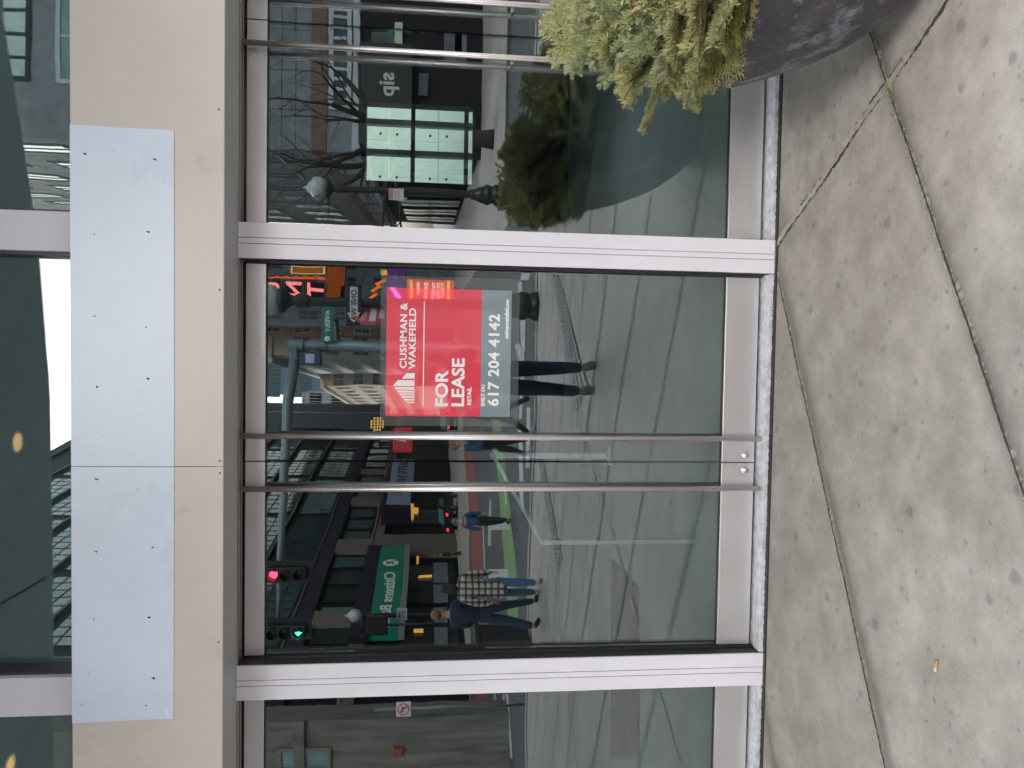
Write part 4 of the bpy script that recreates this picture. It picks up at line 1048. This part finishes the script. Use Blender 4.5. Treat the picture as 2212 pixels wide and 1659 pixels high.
MB().use(rdm).prism([(-h_*.60, .0162, zc_+h_*.5), (-h_*.5, .0162, zc_+h_*.6), (h_*.60, .0162, zc_-h_*.5), (h_*.5, .0162, zc_-h_*.6)], (0, .002, 0)).build('slash', None, s)
MB().use(M['galv']).tube([(0, -.03, 0), (0, -.03, zc_+h_+.45)], .03, 10).build('pole', None, s)
# litter bin
q = G(1146, 1392); s = empty('litter_bin', q, .2, 'dark square litter bin at the kerb behind the strolling couple', 'bin')
MB().use(housing).box((-.3, -.3, .05), (.3, .3, 1.0), .04).build('body', None, s)
MB().use(housing).box((-.33, -.33, 1.0), (.33, .33, 1.12), .05).build('lid', None, s)
MB().use(M['galv']).box((-.2, .301, .72), (.2, .31, .86)).build('slot', None, s)
# ================================================================== CARS
def car(p, rz, label):
    t = empty('parked_car', p, rz, label, 'car', 'dark cars by the far kerb')
    body = mat('car_paint', (.012, .013, .018), .2, .2, .05, 1)
    prof = [(-2.2, .35), (-2.25, .75), (-2.1, .98), (-1.3, 1.03), (-.7, 1.42), (.55, 1.44), (1.15, 1.02), (2.05, .88), (2.25, .62), (2.2, .35)]
    MB().use(body).prism([(x, -.88, z) for x, z in prof], (0, 1.76, 0)).build('body', None, t)
    gp_ = [(-1.18, 1.04), (-.68, 1.37), (.52, 1.39), (1.02, 1.04)]
    MB().use(gl_t[2]).prism([(x, -.886, z) for x, z in gp_], (0, .004, 0)).build('side_window', None, t)
    MB().use(gl_t[2]).prism([(x, .882, z) for x, z in gp_], (0, .004, 0)).build('side_window', None, t)
    MB().use(gl_t[2]).prism([(-1.27, -.7, 1.055), (-.73, -.6, 1.425), (-.73, .6, 1.425), (-1.27, .7, 1.055)], (-.012, 0, .01)).build('rear_window', None, t)
    MB().use(gl_t[2]).prism([(1.12, -.7, 1.06), (.58, -.6, 1.445), (.58, .6, 1.445), (1.12, .7, 1.06)], (.012, 0, .01)).build('windscreen', None, t)
    for x in (-1.35, 1.35):
        for y in (-.82, .82):
            w_ = MB().use(housing).lathe([(0, -.1), (.30, -.1), (.33, -.06), (.33, .06), (.30, .1), (0, .1)], 20, M=Matrix.Translation((x, y, .33)) @ Matrix.Rotation(math.pi/2, 4, 'X')).build('wheel', None, t)
            MB().use(M['galv']).lathe([(0, -.112), (.19, -.108), (.2, -.1)], 14, M=Matrix.Translation((x, y, .33)) @ Matrix.Rotation(math.pi/2*(1 if y < 0 else -1), 4, 'X') @ Matrix.Diagonal((1, 1, -1, 1))).build('rim', None, w_)
    for y in (-.68, .68):
        MB().use(mat('tail_light', (.6, .02, .03), .3, emit=(1, .02, .03), es=2.5)).box((-2.27, y-.13, .72), (-2.20, y+.13, .88), .01).build('tail_light', None, t)
        MB().use(mat('head_light', (.5, .5, .5), .3)).box((2.12, y-.15, .66), (2.24, y+.15, .78), .01).build('head_light', None, t)
    return t
q = V(985, 1105, 62); q.z = -.72; car(q, angL+.05, 'dark parked car mirrored under the pale blue cafe sign')
q = V(985, 905, 66); q.z = -.72; car(q, math.radians(-95), 'dark car with red tail lights mirrored beside the lease sign')
# ================================================================== BARE TREE
bark = mat('tree_bark', (.035, .028, .024), .9, 0, .4, 12)
tp_ = V(1040, 300, 24); tp_.z = gz(tp_.x, tp_.y); tr = empty('bare_tree', tp_, 0, 'leafless dark tree mirrored in the right door near the planter', 'tree')
rt = random.Random(11)
tm = MB().use(bark); bm_ = MB().use(bark)
def limb(mb, p, d, L, r, depth):
    pts = [p]; rad = [r]; n = 5
    for i in range(n):
        d = (d+Vector((rt.gauss(0, .14), rt.gauss(0, .14), rt.gauss(.02, .10)))).normalized(); pts.append(pts[-1]+d*L/n); rad.append(r*(1-.55*(i+1)/n))
    mb.tube(pts, rad, 8 if depth < 2 else 4, cap=False)
    if depth >= 5: return
    for k in range(3):
        i = rt.choice((2, 3, 4, 5)) if k else 5
        dd = (d+Vector((rt.gauss(0, .62), rt.gauss(0, .62), rt.gauss(.12, .38)))).normalized()
        limb(bm_, pts[i], dd, L*rt.uniform(.66, .9), rad[i]*.62, depth+1)
tm.tube([(0, 0, -.1), (0, 0, .3), (.03, 0, 1.4), (.08, .02, 3.1)], [.36, .27, .24, .21], 12)
tm.build('trunk', None, tr)
for d_ in ((-.8, .3, .75), (-.5, -.35, .95), (.35, .2, 1.05), (-.15, .5, 1.0), (-.95, .1, .45)):
    limb(bm_, Vector((.07, .02, 2.9)), Vector(d_).normalized(), 2.3, .15, 1)
bm_.build('crown', None, tr)
# ================================================================== PEOPLE
def skin_obj(name, nodes, edges, m, parent, sub=1):
    names = list(nodes); me = bpy.data.meshes.new(name)
    me.from_pydata([nodes[n][0] for n in names], [(names.index(a), names.index(b)) for a, b in edges], [])
    o = bpy.data.objects.new(name, me); COL.objects.link(o)
    md = o.modifiers.new('s', 'SKIN'); md.use_smooth_shade = True; md.branch_smoothing = .4
    if not me.skin_vertices: raise RuntimeError('no skin layer')
    for i, n in enumerate(names):
        r = nodes[n][1]; r = (r, r) if isinstance(r, (int, float)) else r
        me.skin_vertices[0].data[i].radius = r; me.skin_vertices[0].data[i].use_root = (i == 0)
    sb = o.modifiers.new('d', 'SUBSURF'); sb.levels = sub; sb.render_levels = sub
    dg = bpy.context.evaluated_depsgraph_get(); dg.update()
    me2 = bpy.data.meshes.new_from_object(o.evaluated_get(dg)); me2.name = name
    bpy.data.objects.remove(o); bpy.data.meshes.remove(me)
    me2.materials.clear(); me2.materials.append(m)
    for p in me2.polygons: p.use_smooth = True
    r = bpy.data.objects.new(name, me2); COL.objects.link(r); r.parent = parent
    return r
skin_t = mat('skin_tone', (.42, .24, .17), .5, 0, .08, 6)
def person(label, loc, rz, H, top, trou, shoe, hair, stride=.0, side=1, arms='down', coat=False, cap=None, scarf=None, bag=None, hands='down'):
    t = empty('person', loc, rz, label, 'person'); k = H/1.75; t.scale = (k, k, k)
    S = stride
    J = {}
    J['pelvis'] = ((0, 0, .95), (.13, .10)); J['spine'] = ((0, 0, 1.15), (.12, .09)); J['chest'] = ((0, .0, 1.36), (.15, .10))
    J['neck'] = ((0, 0, 1.50), .052); J['jaw'] = ((0, .02, 1.58), (.06, .075)); J['head'] = ((0, .012, 1.66), (.078, .095)); J['crown'] = ((0, .0, 1.72), (.06, .07))
    E_ = [('pelvis', 'spine'), ('spine', 'chest'), ('chest', 'neck'), ('neck', 'jaw'), ('jaw', 'head'), ('head', 'crown')]
    for sx, nm in ((1, 'l'), (-1, 'r')):
        f = S*sx*side
        J['hip'+nm] = ((.09*sx, 0, .90), .085); J['knee'+nm] = ((.10*sx, f*.45+.04*abs(S), .50), .057); J['ankle'+nm] = ((.11*sx, f-(.06 if f < 0 else 0), .10+(.05 if f < -.1 else 0)), .036)
        J['ball'+nm] = ((.12*sx, f+.10, .04), (.04, .03)); J['toe'+nm] = ((.125*sx, f+.17, .03), (.03, .018))
        E_ += [('pelvis', 'hip'+nm), ('hip'+nm, 'knee'+nm), ('knee'+nm, 'ankle'+nm), ('ankle'+nm, 'ball'+nm), ('ball'+nm, 'toe'+nm)]
        J['sh'+nm] = ((.185*sx, 0, 1.42), .055)
        if arms == 'down': el = (.235*sx, -f*.25, 1.14); wr = (.24*sx, .04-f*.5, .90); d = Vector((0, .02, -1))
        elif arms == 'photo': el = (.22*sx, .20, 1.20); wr = (.055*sx+.02, .34, 1.50); d = Vector((-.3*sx, .1, 1))
        else: el = (.25*sx, .04, 1.14); wr = (.15*sx, .22, 1.06); d = Vector((-sx*.6, 1, .1))
        J['el'+nm] = (el, .042); J['wr'+nm] = (wr, .028); d = d.normalized(); w3 = Vector(wr)
        J['palm'+nm] = (tuple(w3+d*.06), (.036, .016))
        E_ += [('chest', 'sh'+nm), ('sh'+nm, 'el'+nm), ('el'+nm, 'wr'+nm), ('wr'+nm, 'palm'+nm)]
    body = skin_obj('body', J, E_, skin_t, t)
    # face, ears and fingers joined into the same mesh
    mb = MB().use(skin_t); mb.bm.from_mesh(body.data)
    mb.ball((0, .108, 1.645), (.013, .02, .02), 8).ball((.078, 0, 1.65), (.012, .022, .032), 8).ball((-.078, 0, 1.65), (.012, .022, .032), 8)
    for sx, nm in ((1, 'l'), (-1, 'r')):
        pm = Vector(J['palm'+nm][0]); w3 = Vector(J['wr'+nm][0]); d = (pm-w3).normalized()
        u = Vector((0, 1, 0)) if arms == 'down' else Vector((1, 0, 0)); u = (u-d*u.dot(d)).normalized(); v = d.cross(u)
        for i in range(4):
            b0 = pm+d*.02+u*(-.027+.018*i); Lf = (.062, .075, .070, .055)[i]
            mb.tube([b0, b0+d*Lf*.45+v*.004, b0+d*Lf*.75+v*.016, b0+d*Lf*.92+v*.030], [.0095, .009, .008, .006], 6)
        b0 = pm-d*.02+u*.03; mb.tube([b0, b0+u*.02+d*.025, b0+u*.026+d*.05+v*.01], [.011, .010, .007], 6)
    mb.use(mat('eye_dark', (.02, .015, .012), .3)).ball((.03, .098, 1.668), (.011, .006, .006), 6).ball((-.03, .098, 1.668), (.011, .006, .006), 6)
    mb.use(mat('lip', (.35, .12, .10), .5)).ball((0, .103, 1.612), (.022, .006, .006), 6)
    for f in mb.bm.faces: f.smooth = True
    o2 = mb.build('body', None, t); bpy.data.objects.remove(body); o2.name = 'body'
    # trousers
    T = {'p': (J['pelvis'][0], (.155, .125))}; ET = []
    T['w'] = ((0, 0, 1.12), (.145, .115)); ET.append(('p', 'w'))
    for nm in 'lr':
        T['h'+nm] = (J['hip'+nm][0], .100); T['k'+nm] = (J['knee'+nm][0], .075); a = Vector(J['ankle'+nm][0]); T['m'+nm] = (tuple((Vector(J['knee'+nm][0])+a)/2), .067); T['a'+nm] = (tuple(a+Vector((0, 0, .0))), .058)
        ET += [('p', 'h'+nm), ('h'+nm, 'k'+nm), ('k'+nm, 'm'+nm), ('m'+nm, 'a'+nm)]
    skin_obj('trousers', T, ET, trou, t)
    # top
    Jk = {'c': ((0, 0, 1.36), (.185, .135)), 's': ((0, 0, 1.15), (.165, .13)), 'b': ((0, 0, .88), (.178, .145)), 'n': ((0, -.01, 1.475), (.085, .08))}
    EJ = [('c', 's'), ('s', 'b'), ('c', 'n')]
    if coat: Jk['q'] = ((0, 0, .78), (.195, .155)); Jk['r'] = ((0, 0, .60), (.205, .17)); EJ += [('b', 'q'), ('q', 'r')]
    for nm in 'lr':
        Jk['sh'+nm] = (J['sh'+nm][0], .080); Jk['el'+nm] = (J['el'+nm][0], .066); Jk['wr'+nm] = (J['wr'+nm][0], .048)
        EJ += [('c', 'sh'+nm), ('sh'+nm, 'el'+nm), ('el'+nm, 'wr'+nm)]
    skin_obj('jacket', Jk, EJ, top, t)
    for nm in 'lr':
        a = Vector(J['ankle'+nm][0]); b = Vector(J['ball'+nm][0]); c = Vector(J['toe'+nm][0])
        skin_obj('shoe', {'a': (tuple(a+Vector((0, -.02, -.02))), (.05, .05)), 'b': (tuple(b), (.052, .042)), 'c': (tuple(c), (.042, .03))}, [('a', 'b'), ('b', 'c')], shoe, t)
    if hair is not None:
        hm, long_ = hair
        mb = MB().use(hm).ball((0, -.018, 1.69), (.094, .105, .088), 14)
        if long_: mb.ball((0, -.06, 1.58), (.10, .065, .12), 12)
        mb.build('hair', None, t)
    if cap is not None: MB().use(cap).lathe([(0, .115), (.06, .10), (.10, .04), (.105, -.01), (.10, -.02)], 18, c=(0, -.005, 1.70)).build('cap', None, t)
    if scarf is not None: MB().use(scarf).lathe([(.07, -.05), (.12, -.03), (.13, .02), (.09, .07), (.06, .075)], 14, c=(0, .01, 1.50)).build('scarf', None, t)
    if bag is not None: MB().use(bag).box((-.15, -.30, 1.0), (.15, -.12, 1.42), .05).build('backpack', None, t)
    return t
def plaid():
    k = N('plaid_wool'); co = k.coord(); sp = k.n('ShaderNodeSeparateXYZ'); k.l(co, sp.inputs[0])
    def st(v, n, w): return k.math('LESS_THAN', k.math('FRACT', k.math('ADD', k.math('MULTIPLY', v, n), 10.2)), w)
    a = st(sp.outputs[0], 9, .36); b = st(sp.outputs[2], 9, .36); a2 = st(k.math('ADD', sp.outputs[0], .062), 9, .1); b2 = st(k.math('ADD', sp.outputs[2], .062), 9, .1)
    d = k.math('MULTIPLY', k.math('ADD', k.math('ADD', a, b), k.math('MULTIPLY', k.math('ADD', a2, b2), .5)), .46)
    k.l(k.ramp(d, [(0, (.62, .59, .50)), (.46, (.13, .12, .11)), (.95, (.012, .012, .015))]), k.b.inputs['Base Color']); k.b.inputs['Roughness'].default_value = .9
    return k.m
jean = mat('dark_denim', (.02, .035, .07), .85, 0, .3, 14); jean_b = mat('blue_denim', (.06, .12, .22), .85, 0, .25, 14)
blackc = mat('black_cloth', (.014, .014, .018), .9, 0, .3, 10); navyc = mat('navy_coat', (.015, .022, .045), .85, 0, .3, 8); maroon = mat('dark_red_jacket', (.06, .012, .014), .8, 0, .3, 8)
bluej = mat('blue_jacket', (.02, .055, .13), .8, 0, .3, 8); shoe_k = mat('black_shoe', (.02, .02, .022), .6); shoe_b = mat('blue_white_trainer', (.22, .28, .40), .6); shoe_w = mat('pale_trainer', (.45, .45, .45), .6)
hair_k = mat('dark_hair', (.03, .018, .012), .6, 0, .4, 20); hair_b = mat('brown_hair', (.16, .09, .05), .6, 0, .4, 20)
# the photographer
ph = G(1298, 822); 
pt = person('photographer in dark jeans and dark red jacket mirrored below the lease sign', (ph.x, -3.98, 0), math.radians(-8), 1.74, maroon, jean, shoe_k, (hair_k, False), stride=.05, arms='photo')
tel = empty('mobile_phone', (-.028, -3.632, 1.56), 0, 'black mobile phone held up by the photographer', 'phone')
MB().use(housing).box((-.037, -.0075, -.078), (.037, -.0002, .072), .003).build('case', None, tel)
MB().use(M['galv']).lathe([(0, .0008), (.006, .0008), (.007, 0)], 12, M=Matrix.Translation((.022, 0, .055)) @ Matrix.Rotation(-math.pi/2, 4, 'X')).build('lens', None, tel)
# the strolling couple (they walk away from the doors)
q = G(1171, 1268); person('person in a black and white checked long coat and jeans walking away', (q.x, q.y, q.z), math.radians(172), 1.66, plaid(), jean_b, shoe_w, (hair_k, True), stride=.20, arms='down', coat=True)
q = G(1168, 1322); person('person in a dark coat and jeans walking close beside the checked coat', (q.x, q.y, q.z), math.radians(195), 1.80, navyc, jean, shoe_k, (hair_b, False), stride=.16, side=-1, arms='front')
q = G(1102, 1124); person('person in blue jacket and blue cap crossing the street with a grey scarf', (q.x, q.y, q.z), math.radians(10), 1.62, bluej, blackc, shoe_k, (hair_k, False), stride=.18, arms='down', cap=mat('blue_cap', (.05, .14, .28), .8), scarf=mat('grey_scarf', (.3, .28, .26), .9), bag=blackc)
q = G(1152, 962); person('person in blue top and black trousers mirrored between the pull bars', (q.x, q.y, q.z), math.radians(-75), 1.62, bluej, blackc, shoe_b, (hair_b, False), stride=.12, arms='front')
q = G(1156, 894); person('person in dark clothes striding past beside the lease sign corner', (q.x, q.y, q.z), math.radians(-92), 1.60, blackc, blackc, shoe_b, (hair_k, False), stride=.34, arms='down')
q = G(1000, 1213); person('small distant person in black standing by the bank window', (q.x+.5, q.y, q.z), math.radians(60), 1.65, blackc, blackc, shoe_w, (hair_k, False), stride=.1, arms='down')
# ================================================================== PLANTER AND EVERGREENS
PC = Vector((1.445, -1.13, 0))
def potmat():
    k = N('charcoal_pot'); co = k.coord(); a = k.noise(co, 5, 6, .7); b = k.noise(co, 28, 5, .7); c_ = k.noise(k.coord((1, 1, .5)), 11, 6, .75)
    c = k.ramp(a, [(.35, (.028, .026, .032)), (.65, (.078, .072, .088))])
    c = k.mix(k.math('MULTIPLY', k.math('MAXIMUM', k.math('SUBTRACT', c_, .50), 0.0), 5.0), c, (.30, .30, .36))
    c = k.mix(k.math('MULTIPLY', k.math('GREATER_THAN', b, .68), .4), c, (.16, .16, .18))
    k.l(c, k.b.inputs['Base Color']); k.b.inputs['Roughness'].default_value = .55; k.bump(b, .25, .006); return k.m
pot = empty('planter', PC, 0, 'large round charcoal stone planter standing by the right doors', 'planter')
MB().use(potmat()).lathe([(0, 0), (.20, 0), (.225, .03), (.30, .11), (.375, .22), (.435, .34), (.48, .46), (.515, .58), (.528, .66), (.53, .70), (.522, .715), (.49, .715), (.475, .70), (.47, .60), (0, .60)], 72).build('bowl', None, pot)
MB().use(mat('soil', (.03, .02, .015), .95, 0, .4, 30, bump=.5)).lathe([(0, .655), (.3, .65), (.472, .64)], 32).build('soil', None, pot)
def needle_mat(name, ca, cb, cc):
    k = N(name); oi = k.n('ShaderNodeObjectInfo'); co = k.coord(); n = k.noise(co, 14, 3)
    c = k.ramp(oi.outputs['Random'], [(0, ca), (.45, cb), (1, cc)])
    c = k.mix(k.math('MULTIPLY', n, .5), c, tuple(v*.55 for v in cb)); k.l(c, k.b.inputs['Base Color'])
    k.b.inputs['Roughness'].default_value = .5; k.b.inputs['Subsurface Weight'].default_value = .0
    tr = k.n('ShaderNodeBsdfTranslucent'); k.l(c, tr.inputs[0]); mx = k.n('ShaderNodeMixShader'); mx.inputs[0].default_value = .25
    k.l(k.b.outputs[0], mx.inputs[1]); k.l(tr.outputs[0], mx.inputs[2]); k.l(mx.outputs[0], k.out.inputs['Surface']); return k.m
fir_m = needle_mat('fir_needles', (.42, .50, .33), (.55, .57, .28), (.70, .66, .34))
ced_m = needle_mat('cedar_scales', (.36, .42, .10), (.48, .50, .14), (.58, .55, .22))
twig_m = mat('twig', (.20, .14, .07), .8, 0, .2, 30)
rb = random.Random(5)
def needles(verts, faces, a, b, n, ln, wd, plane_n, spread):
    a, b = Vector(a), Vector(b); t = (b-a).normalized(); s = t.cross(plane_n).normalized()
    for i in range(n):
        f = (i+rb.random())/n; p = a.lerp(b, f)
        sd = 1 if i % 2 else -1; ang = rb.gauss(0, spread)
        out = (s*sd*math.cos(ang)+plane_n*(abs(math.sin(ang))+.25)); d = (t*rb.uniform(.55, 1.0)+out).normalized()
        L = ln*rb.uniform(.75, 1.15)*(1-.35*max(0, f-.8)/.2)
        u = d.cross(plane_n).normalized()*wd if rb.random() < .7 else plane_n*wd
        k = len(verts); m_ = p+d*L*.6+plane_n*.0015
        verts += [p-u*.6, p+u*.6, m_+u, p+d*L+plane_n*.003, m_-u]; faces.append((k, k+1, k+2, k+3, k+4))
    # tip rosette
    for i in range(7):
        d = (t+s*rb.gauss(0, .6)+plane_n*rb.gauss(.2, .5)).normalized(); u = d.cross(plane_n).normalized()*wd; k = len(verts)
        verts += [b-u*.6, b+u*.6, b+d*ln*.5+u, b+d*ln*.75, b+d*ln*.5-u]; faces.append((k, k+1, k+2, k+3, k+4))
def fir_mesh(L, seed):
    rb.seed(seed); V_, F_ = [], []; st = MB().use(twig_m); Zp = Vector((0, 0, 1)); stem = [Vector((L*i/6, rb.gauss(0, .008), .05*L*math.sin(i/6*2.2))) for i in range(7)]
    st.tube(stem, [.0042*(1-.7*i/6) for i in range(7)], 6)
    for i in range(6): needles(V_, F_, stem[i], stem[i+1], int(L/6/.0011), .021, .0014, Zp, .9)
    x = .05
    while x < L*.93:
        i = min(5, int(x/L*6)); p = stem[i].lerp(stem[i+1], x/L*6-i)
        for sd in (-1, 1):
            tl = (.16*(1-x/L)**.75+.035)*rb.uniform(.75, 1.15); d = Vector((.72, sd*.72, rb.uniform(-.1, .22))).normalized(); q = p+d*tl
            st.tube([p, q], [.0022, .0012], 5); needles(V_, F_, p, q, int(tl/.0011), .019, .0014, Zp, .9)
            if tl > .07:
                for g in (.4, .68):
                    for s2 in (-1, 1):
                        r = p+d*tl*g; e = Vector((d.x*.7-s2*d.y*.7, d.y*.7+s2*d.x*.7, rb.uniform(-.05, .2))).normalized(); t2 = tl*.42*rb.uniform(.7, 1.1)
                        needles(V_, F_, r, r+e*t2, int(t2/.0012), .018, .0014, Zp, .9)
        x += .030
    me = bpy.data.meshes.new('t'); me.from_pydata([tuple(v) for v in V_], [], F_); me.validate()
    st.bm.from_mesh(me); bpy.data.meshes.remove(me)
    st.mats.append(fir_m); nf = len(F_); fl = list(st.bm.faces)
    for f in fl[-nf:]: f.material_index = 1
    mesh = bpy.data.meshes.new('fir_branch'); st.bm.to_mesh(mesh); st.bm.free()
    for m_ in st.mats: mesh.materials.append(m_)
    return mesh
def cedar_mesh(L, seed):
    rb.seed(seed); V_, F_ = [], []
    def fr(p, d, l, w, dep):
        k = len(V_); s = Vector((-d.y, d.x, 0)).normalized()*w; q = p+d*l+Vector((0, 0, -.05*l)); n_ = max(2, int(l/.006))
        for i in range(n_):
            a = p.lerp(q, i/n_); b = p.lerp(q, (i+1)/n_); k = len(V_); ww = s*(1-.5*i/n_)
            V_.extend([a-ww*.6, a+ww*.6, b+ww, b-ww]); F_.append((k, k+1, k+2, k+3))
        if dep < 3:
            x = l*.10
            sd = 1
            while x < l*.95:
                pp = p.lerp(q, x/l); e = (d*.75+Vector((-d.y, d.x, 0))*sd*.68+Vector((0, 0, rb.gauss(0, .12)))).normalized()
                fr(pp, e, (l-x)*.48+.008, w*.85, dep+1); sd = -sd; x += .011 if dep < 2 else .009
    fr(Vector((0, 0, 0)), Vector((1, 0, 0)), L, .0019, 1)
    me = bpy.data.meshes.new('cedar_spray'); me.from_pydata([tuple(v) for v in V_], [], F_); me.materials.append(ced_m); return me
firs = [fir_mesh(.34, 1), fir_mesh(.28, 2), fir_mesh(.40, 3), fir_mesh(.24, 4)]
ceds = [cedar_mesh(.24, 5), cedar_mesh(.19, 6), cedar_mesh(.28, 7)]
fb = empty('evergreen_arrangement', PC+Vector((0, 0, .66)), 0, 'cut fir and cedar boughs filling the charcoal planter', 'plant')
def put(me, name, base, d, roll, sc=1):
    d = Vector(d).normalized(); up = Vector((0, 0, 1)); y = up.cross(d)
    if y.length < .05: y = Vector((0, 1, 0))
    y.normalize(); z = d.cross(y); Mx = Matrix((d, y, z)).transposed().to_4x4() @ Matrix.Rotation(roll, 4, 'X') @ Matrix.Scale(sc, 4)
    Mx.translation = Vector(base); o = bpy.data.objects.new(name, me); COL.objects.link(o); o.parent = fb; o.matrix_local = Mx
    return o
rq = random.Random(21)
for i in range(72):
    a = rq.uniform(0, 2*math.pi); r = rq.uniform(.02, .36); el = rq.uniform(.02, .8)*(1.15-r/.4*.6)
    b = Vector((math.cos(a)*r, math.sin(a)*r, rq.uniform(0, .16)*(1-r)))
    d = Vector((math.cos(a)*math.cos(el), math.sin(a)*math.cos(el), math.sin(el)))
    put(rq.choice(firs), 'fir_branch', b, d, rq.gauss(0, .5), rq.uniform(.85, 1.2))
# the boughs that reach left and up over the glass
for b, d, s_ in (((-.22, -.05, .22), (-.75, -.1, .75), 1.15), ((-.25, -.16, .12), (-.9, -.25, .45), 1.1), ((-.12, .02, .32), (-.45, .0, 1), 1.2), ((-.3, .05, .05), (-1, .1, .25), .95), ((-.28, -.22, .02), (-.9, -.4, .12), .9), ((-.05, -.1, .38), (-.35, -.2, 1), 1.1), ((-.2, -.3, .05), (-.6, -.75, .2), 1.0), ((-.18, -.2, .2), (-.6, -.5, .6), 1.0), ((-.1, -.32, .12), (-.3, -.85, .5), 1.0), ((0, -.3, .2), (0, -.9, .7), 1.1), ((-.05, .1, .42), (-.25, .2, 1), 1.0), ((-.3, .18, .1), (-.8, .4, .4), 1.0)):
    put(rq.choice(firs), 'fir_branch', (b[0], b[1], b[2]*.7), (d[0], d[1], d[2]*.6), rq.gauss(0, .4), s_*.92)
for i in range(34):
    a = math.radians(rq.uniform(120, 330)) if i < 24 else rq.uniform(0, 6.28); r = rq.uniform(.30, .42)
    d = Vector((math.cos(a), math.sin(a), rq.uniform(-.55, .12))); put(rq.choice(ceds), 'cedar_spray', (math.cos(a)*r, math.sin(a)*r, rq.uniform(.0, .07)), d, rq.gauss(0, .5), rq.uniform(.85, 1.15))
# bronze backed magnolia leaves
mag = mat('bronze_leaf', (.42, .19, .05), .45, 0, .2, 20)
FO = fb.location
def dpt(px, py, Yd):
    d = ray(px, py); return CAM+d*(Yd/d.y)-FO
# boughs on the street side whose tips reach over the left rim
for (px, py, Yd), bx, by, bz, k in (((1180, 118, 2.80), -.10, -.14, .12, 2), ((1275, 78, 2.7), -.08, -.16, .14, 2), ((1235, 150, 2.72), -.12, -.14, .10, 0), ((1290, 190, 2.62), -.16, -.12, .08, 2), ((1330, 205, 2.55), -.18, -.12, .05, 2), ((1352, 224, 2.42), -.20, -.10, .04, 0), ((1410, 205, 2.36), -.20, -.12, .03, 0), ((1450, 208, 2.40), -.22, -.10, .02, 2),
        ((1490, 185, 2.34), -.22, -.12, .0, 1), ((1520, 190, 2.40), -.24, -.08, -.01, 0), ((1260, 110, 2.58), -.08, -.18, .10, 0), ((1310, 130, 2.42), -.10, -.2, .08, 1), ((1370, 150, 2.20), -.12, -.2, .05, 0), ((1430, 130, 2.16), -.10, -.22, .03, 1), ((1290, 45, 2.5), .0, -.2, .12, 0), ((1330, 60, 2.3), .0, -.22, .08, 1), ((1400, 60, 2.08), .02, -.24, .05, 0), ((1460, 90, 2.08), -.02, -.24, .02, 1), ((1300, 22, 2.6), .02, -.16, .16, 2), ((1310, 6, 2.4), .05, -.2, .1, 0), ((1345, 15, 2.06), .06, -.24, .08, 1), ((1440, 20, 2.04), .06, -.25, .02, 0), ((1505, 60, 2.06), .0, -.25, .0, 3), ((1540, 120, 2.14), -.12, -.22, .0, 3)):
    b = Vector((bx, by, bz)); q = dpt(px, py, Yd); L = (.34, .28, .40, .24)[k]; d = q-b
    for rep_ in range(2):
        sc = min(1.45, max(.75, d.length/(L*(1.04+.28*rep_)))); q2v = q-d.normalized()*L*1.04*sc; bb = q2v if rep_ == 0 else b+Vector((rq.gauss(0, .04), rq.gauss(0, .04), .02))
        put(firs[k], 'fir_branch', bb, (q-bb) if rep_ == 0 else d+Vector((rq.gauss(0, .08), rq.gauss(0, .08), rq.gauss(0, .08))), rq.gauss(0, .5)+math.pi*.5*(rep_ == 1)*.6, sc*(.8 if rep_ else 1))
for q0, d in ((dpt(1368, 2, 2.02), (.3, -.6, .3)), (dpt(1378, -6, 2.03), (.6, -.5, .1)), (Vector((-.12, .16, .22)), (-.5, .5, .6))):
    pts = [(0, 0, 0), (.03, .018, .004), (.07, .028, .008), (.11, .020, .004), (.14, 0, -.004), (.11, -.020, .004), (.07, -.028, .008), (.03, -.018, .004)]
    me = MB().use(mag).prism(pts, (0, 0, .0012)).build('bronze_leaf', None, fb); me.matrix_local = Matrix.Translation(q0-Vector(d).normalized()*.05) @ Vector(d).normalized().to_track_quat('X', 'Z').to_matrix().to_4x4()

for (px, py, Yd) in ((1588, 30, 2.06), (1592, 62, 2.08), (1586, 95, 2.12), (1590, 120, 2.16), (1580, 150, 2.22), (1592, 172, 2.30), (1572, 190, 2.34), (1556, 205, 2.38), (1530, 205, 2.40), (1576, 78, 2.04), (1566, 110, 2.10), (1560, 165, 2.26), (1598, 10, 2.04), (1540, 180, 2.34)):
    q = dpt(px, py, Yd); r2 = Vector((q.x, q.y, 0)); b = Vector((q.x*.55, q.y*.55, .06)); k = rq.randrange(3); L = (.24, .19, .28)[k]; d = q-b
    put(ceds[k], 'cedar_spray', b, d, rq.gauss(0, .35), min(1.5, max(.8, d.length/L)))
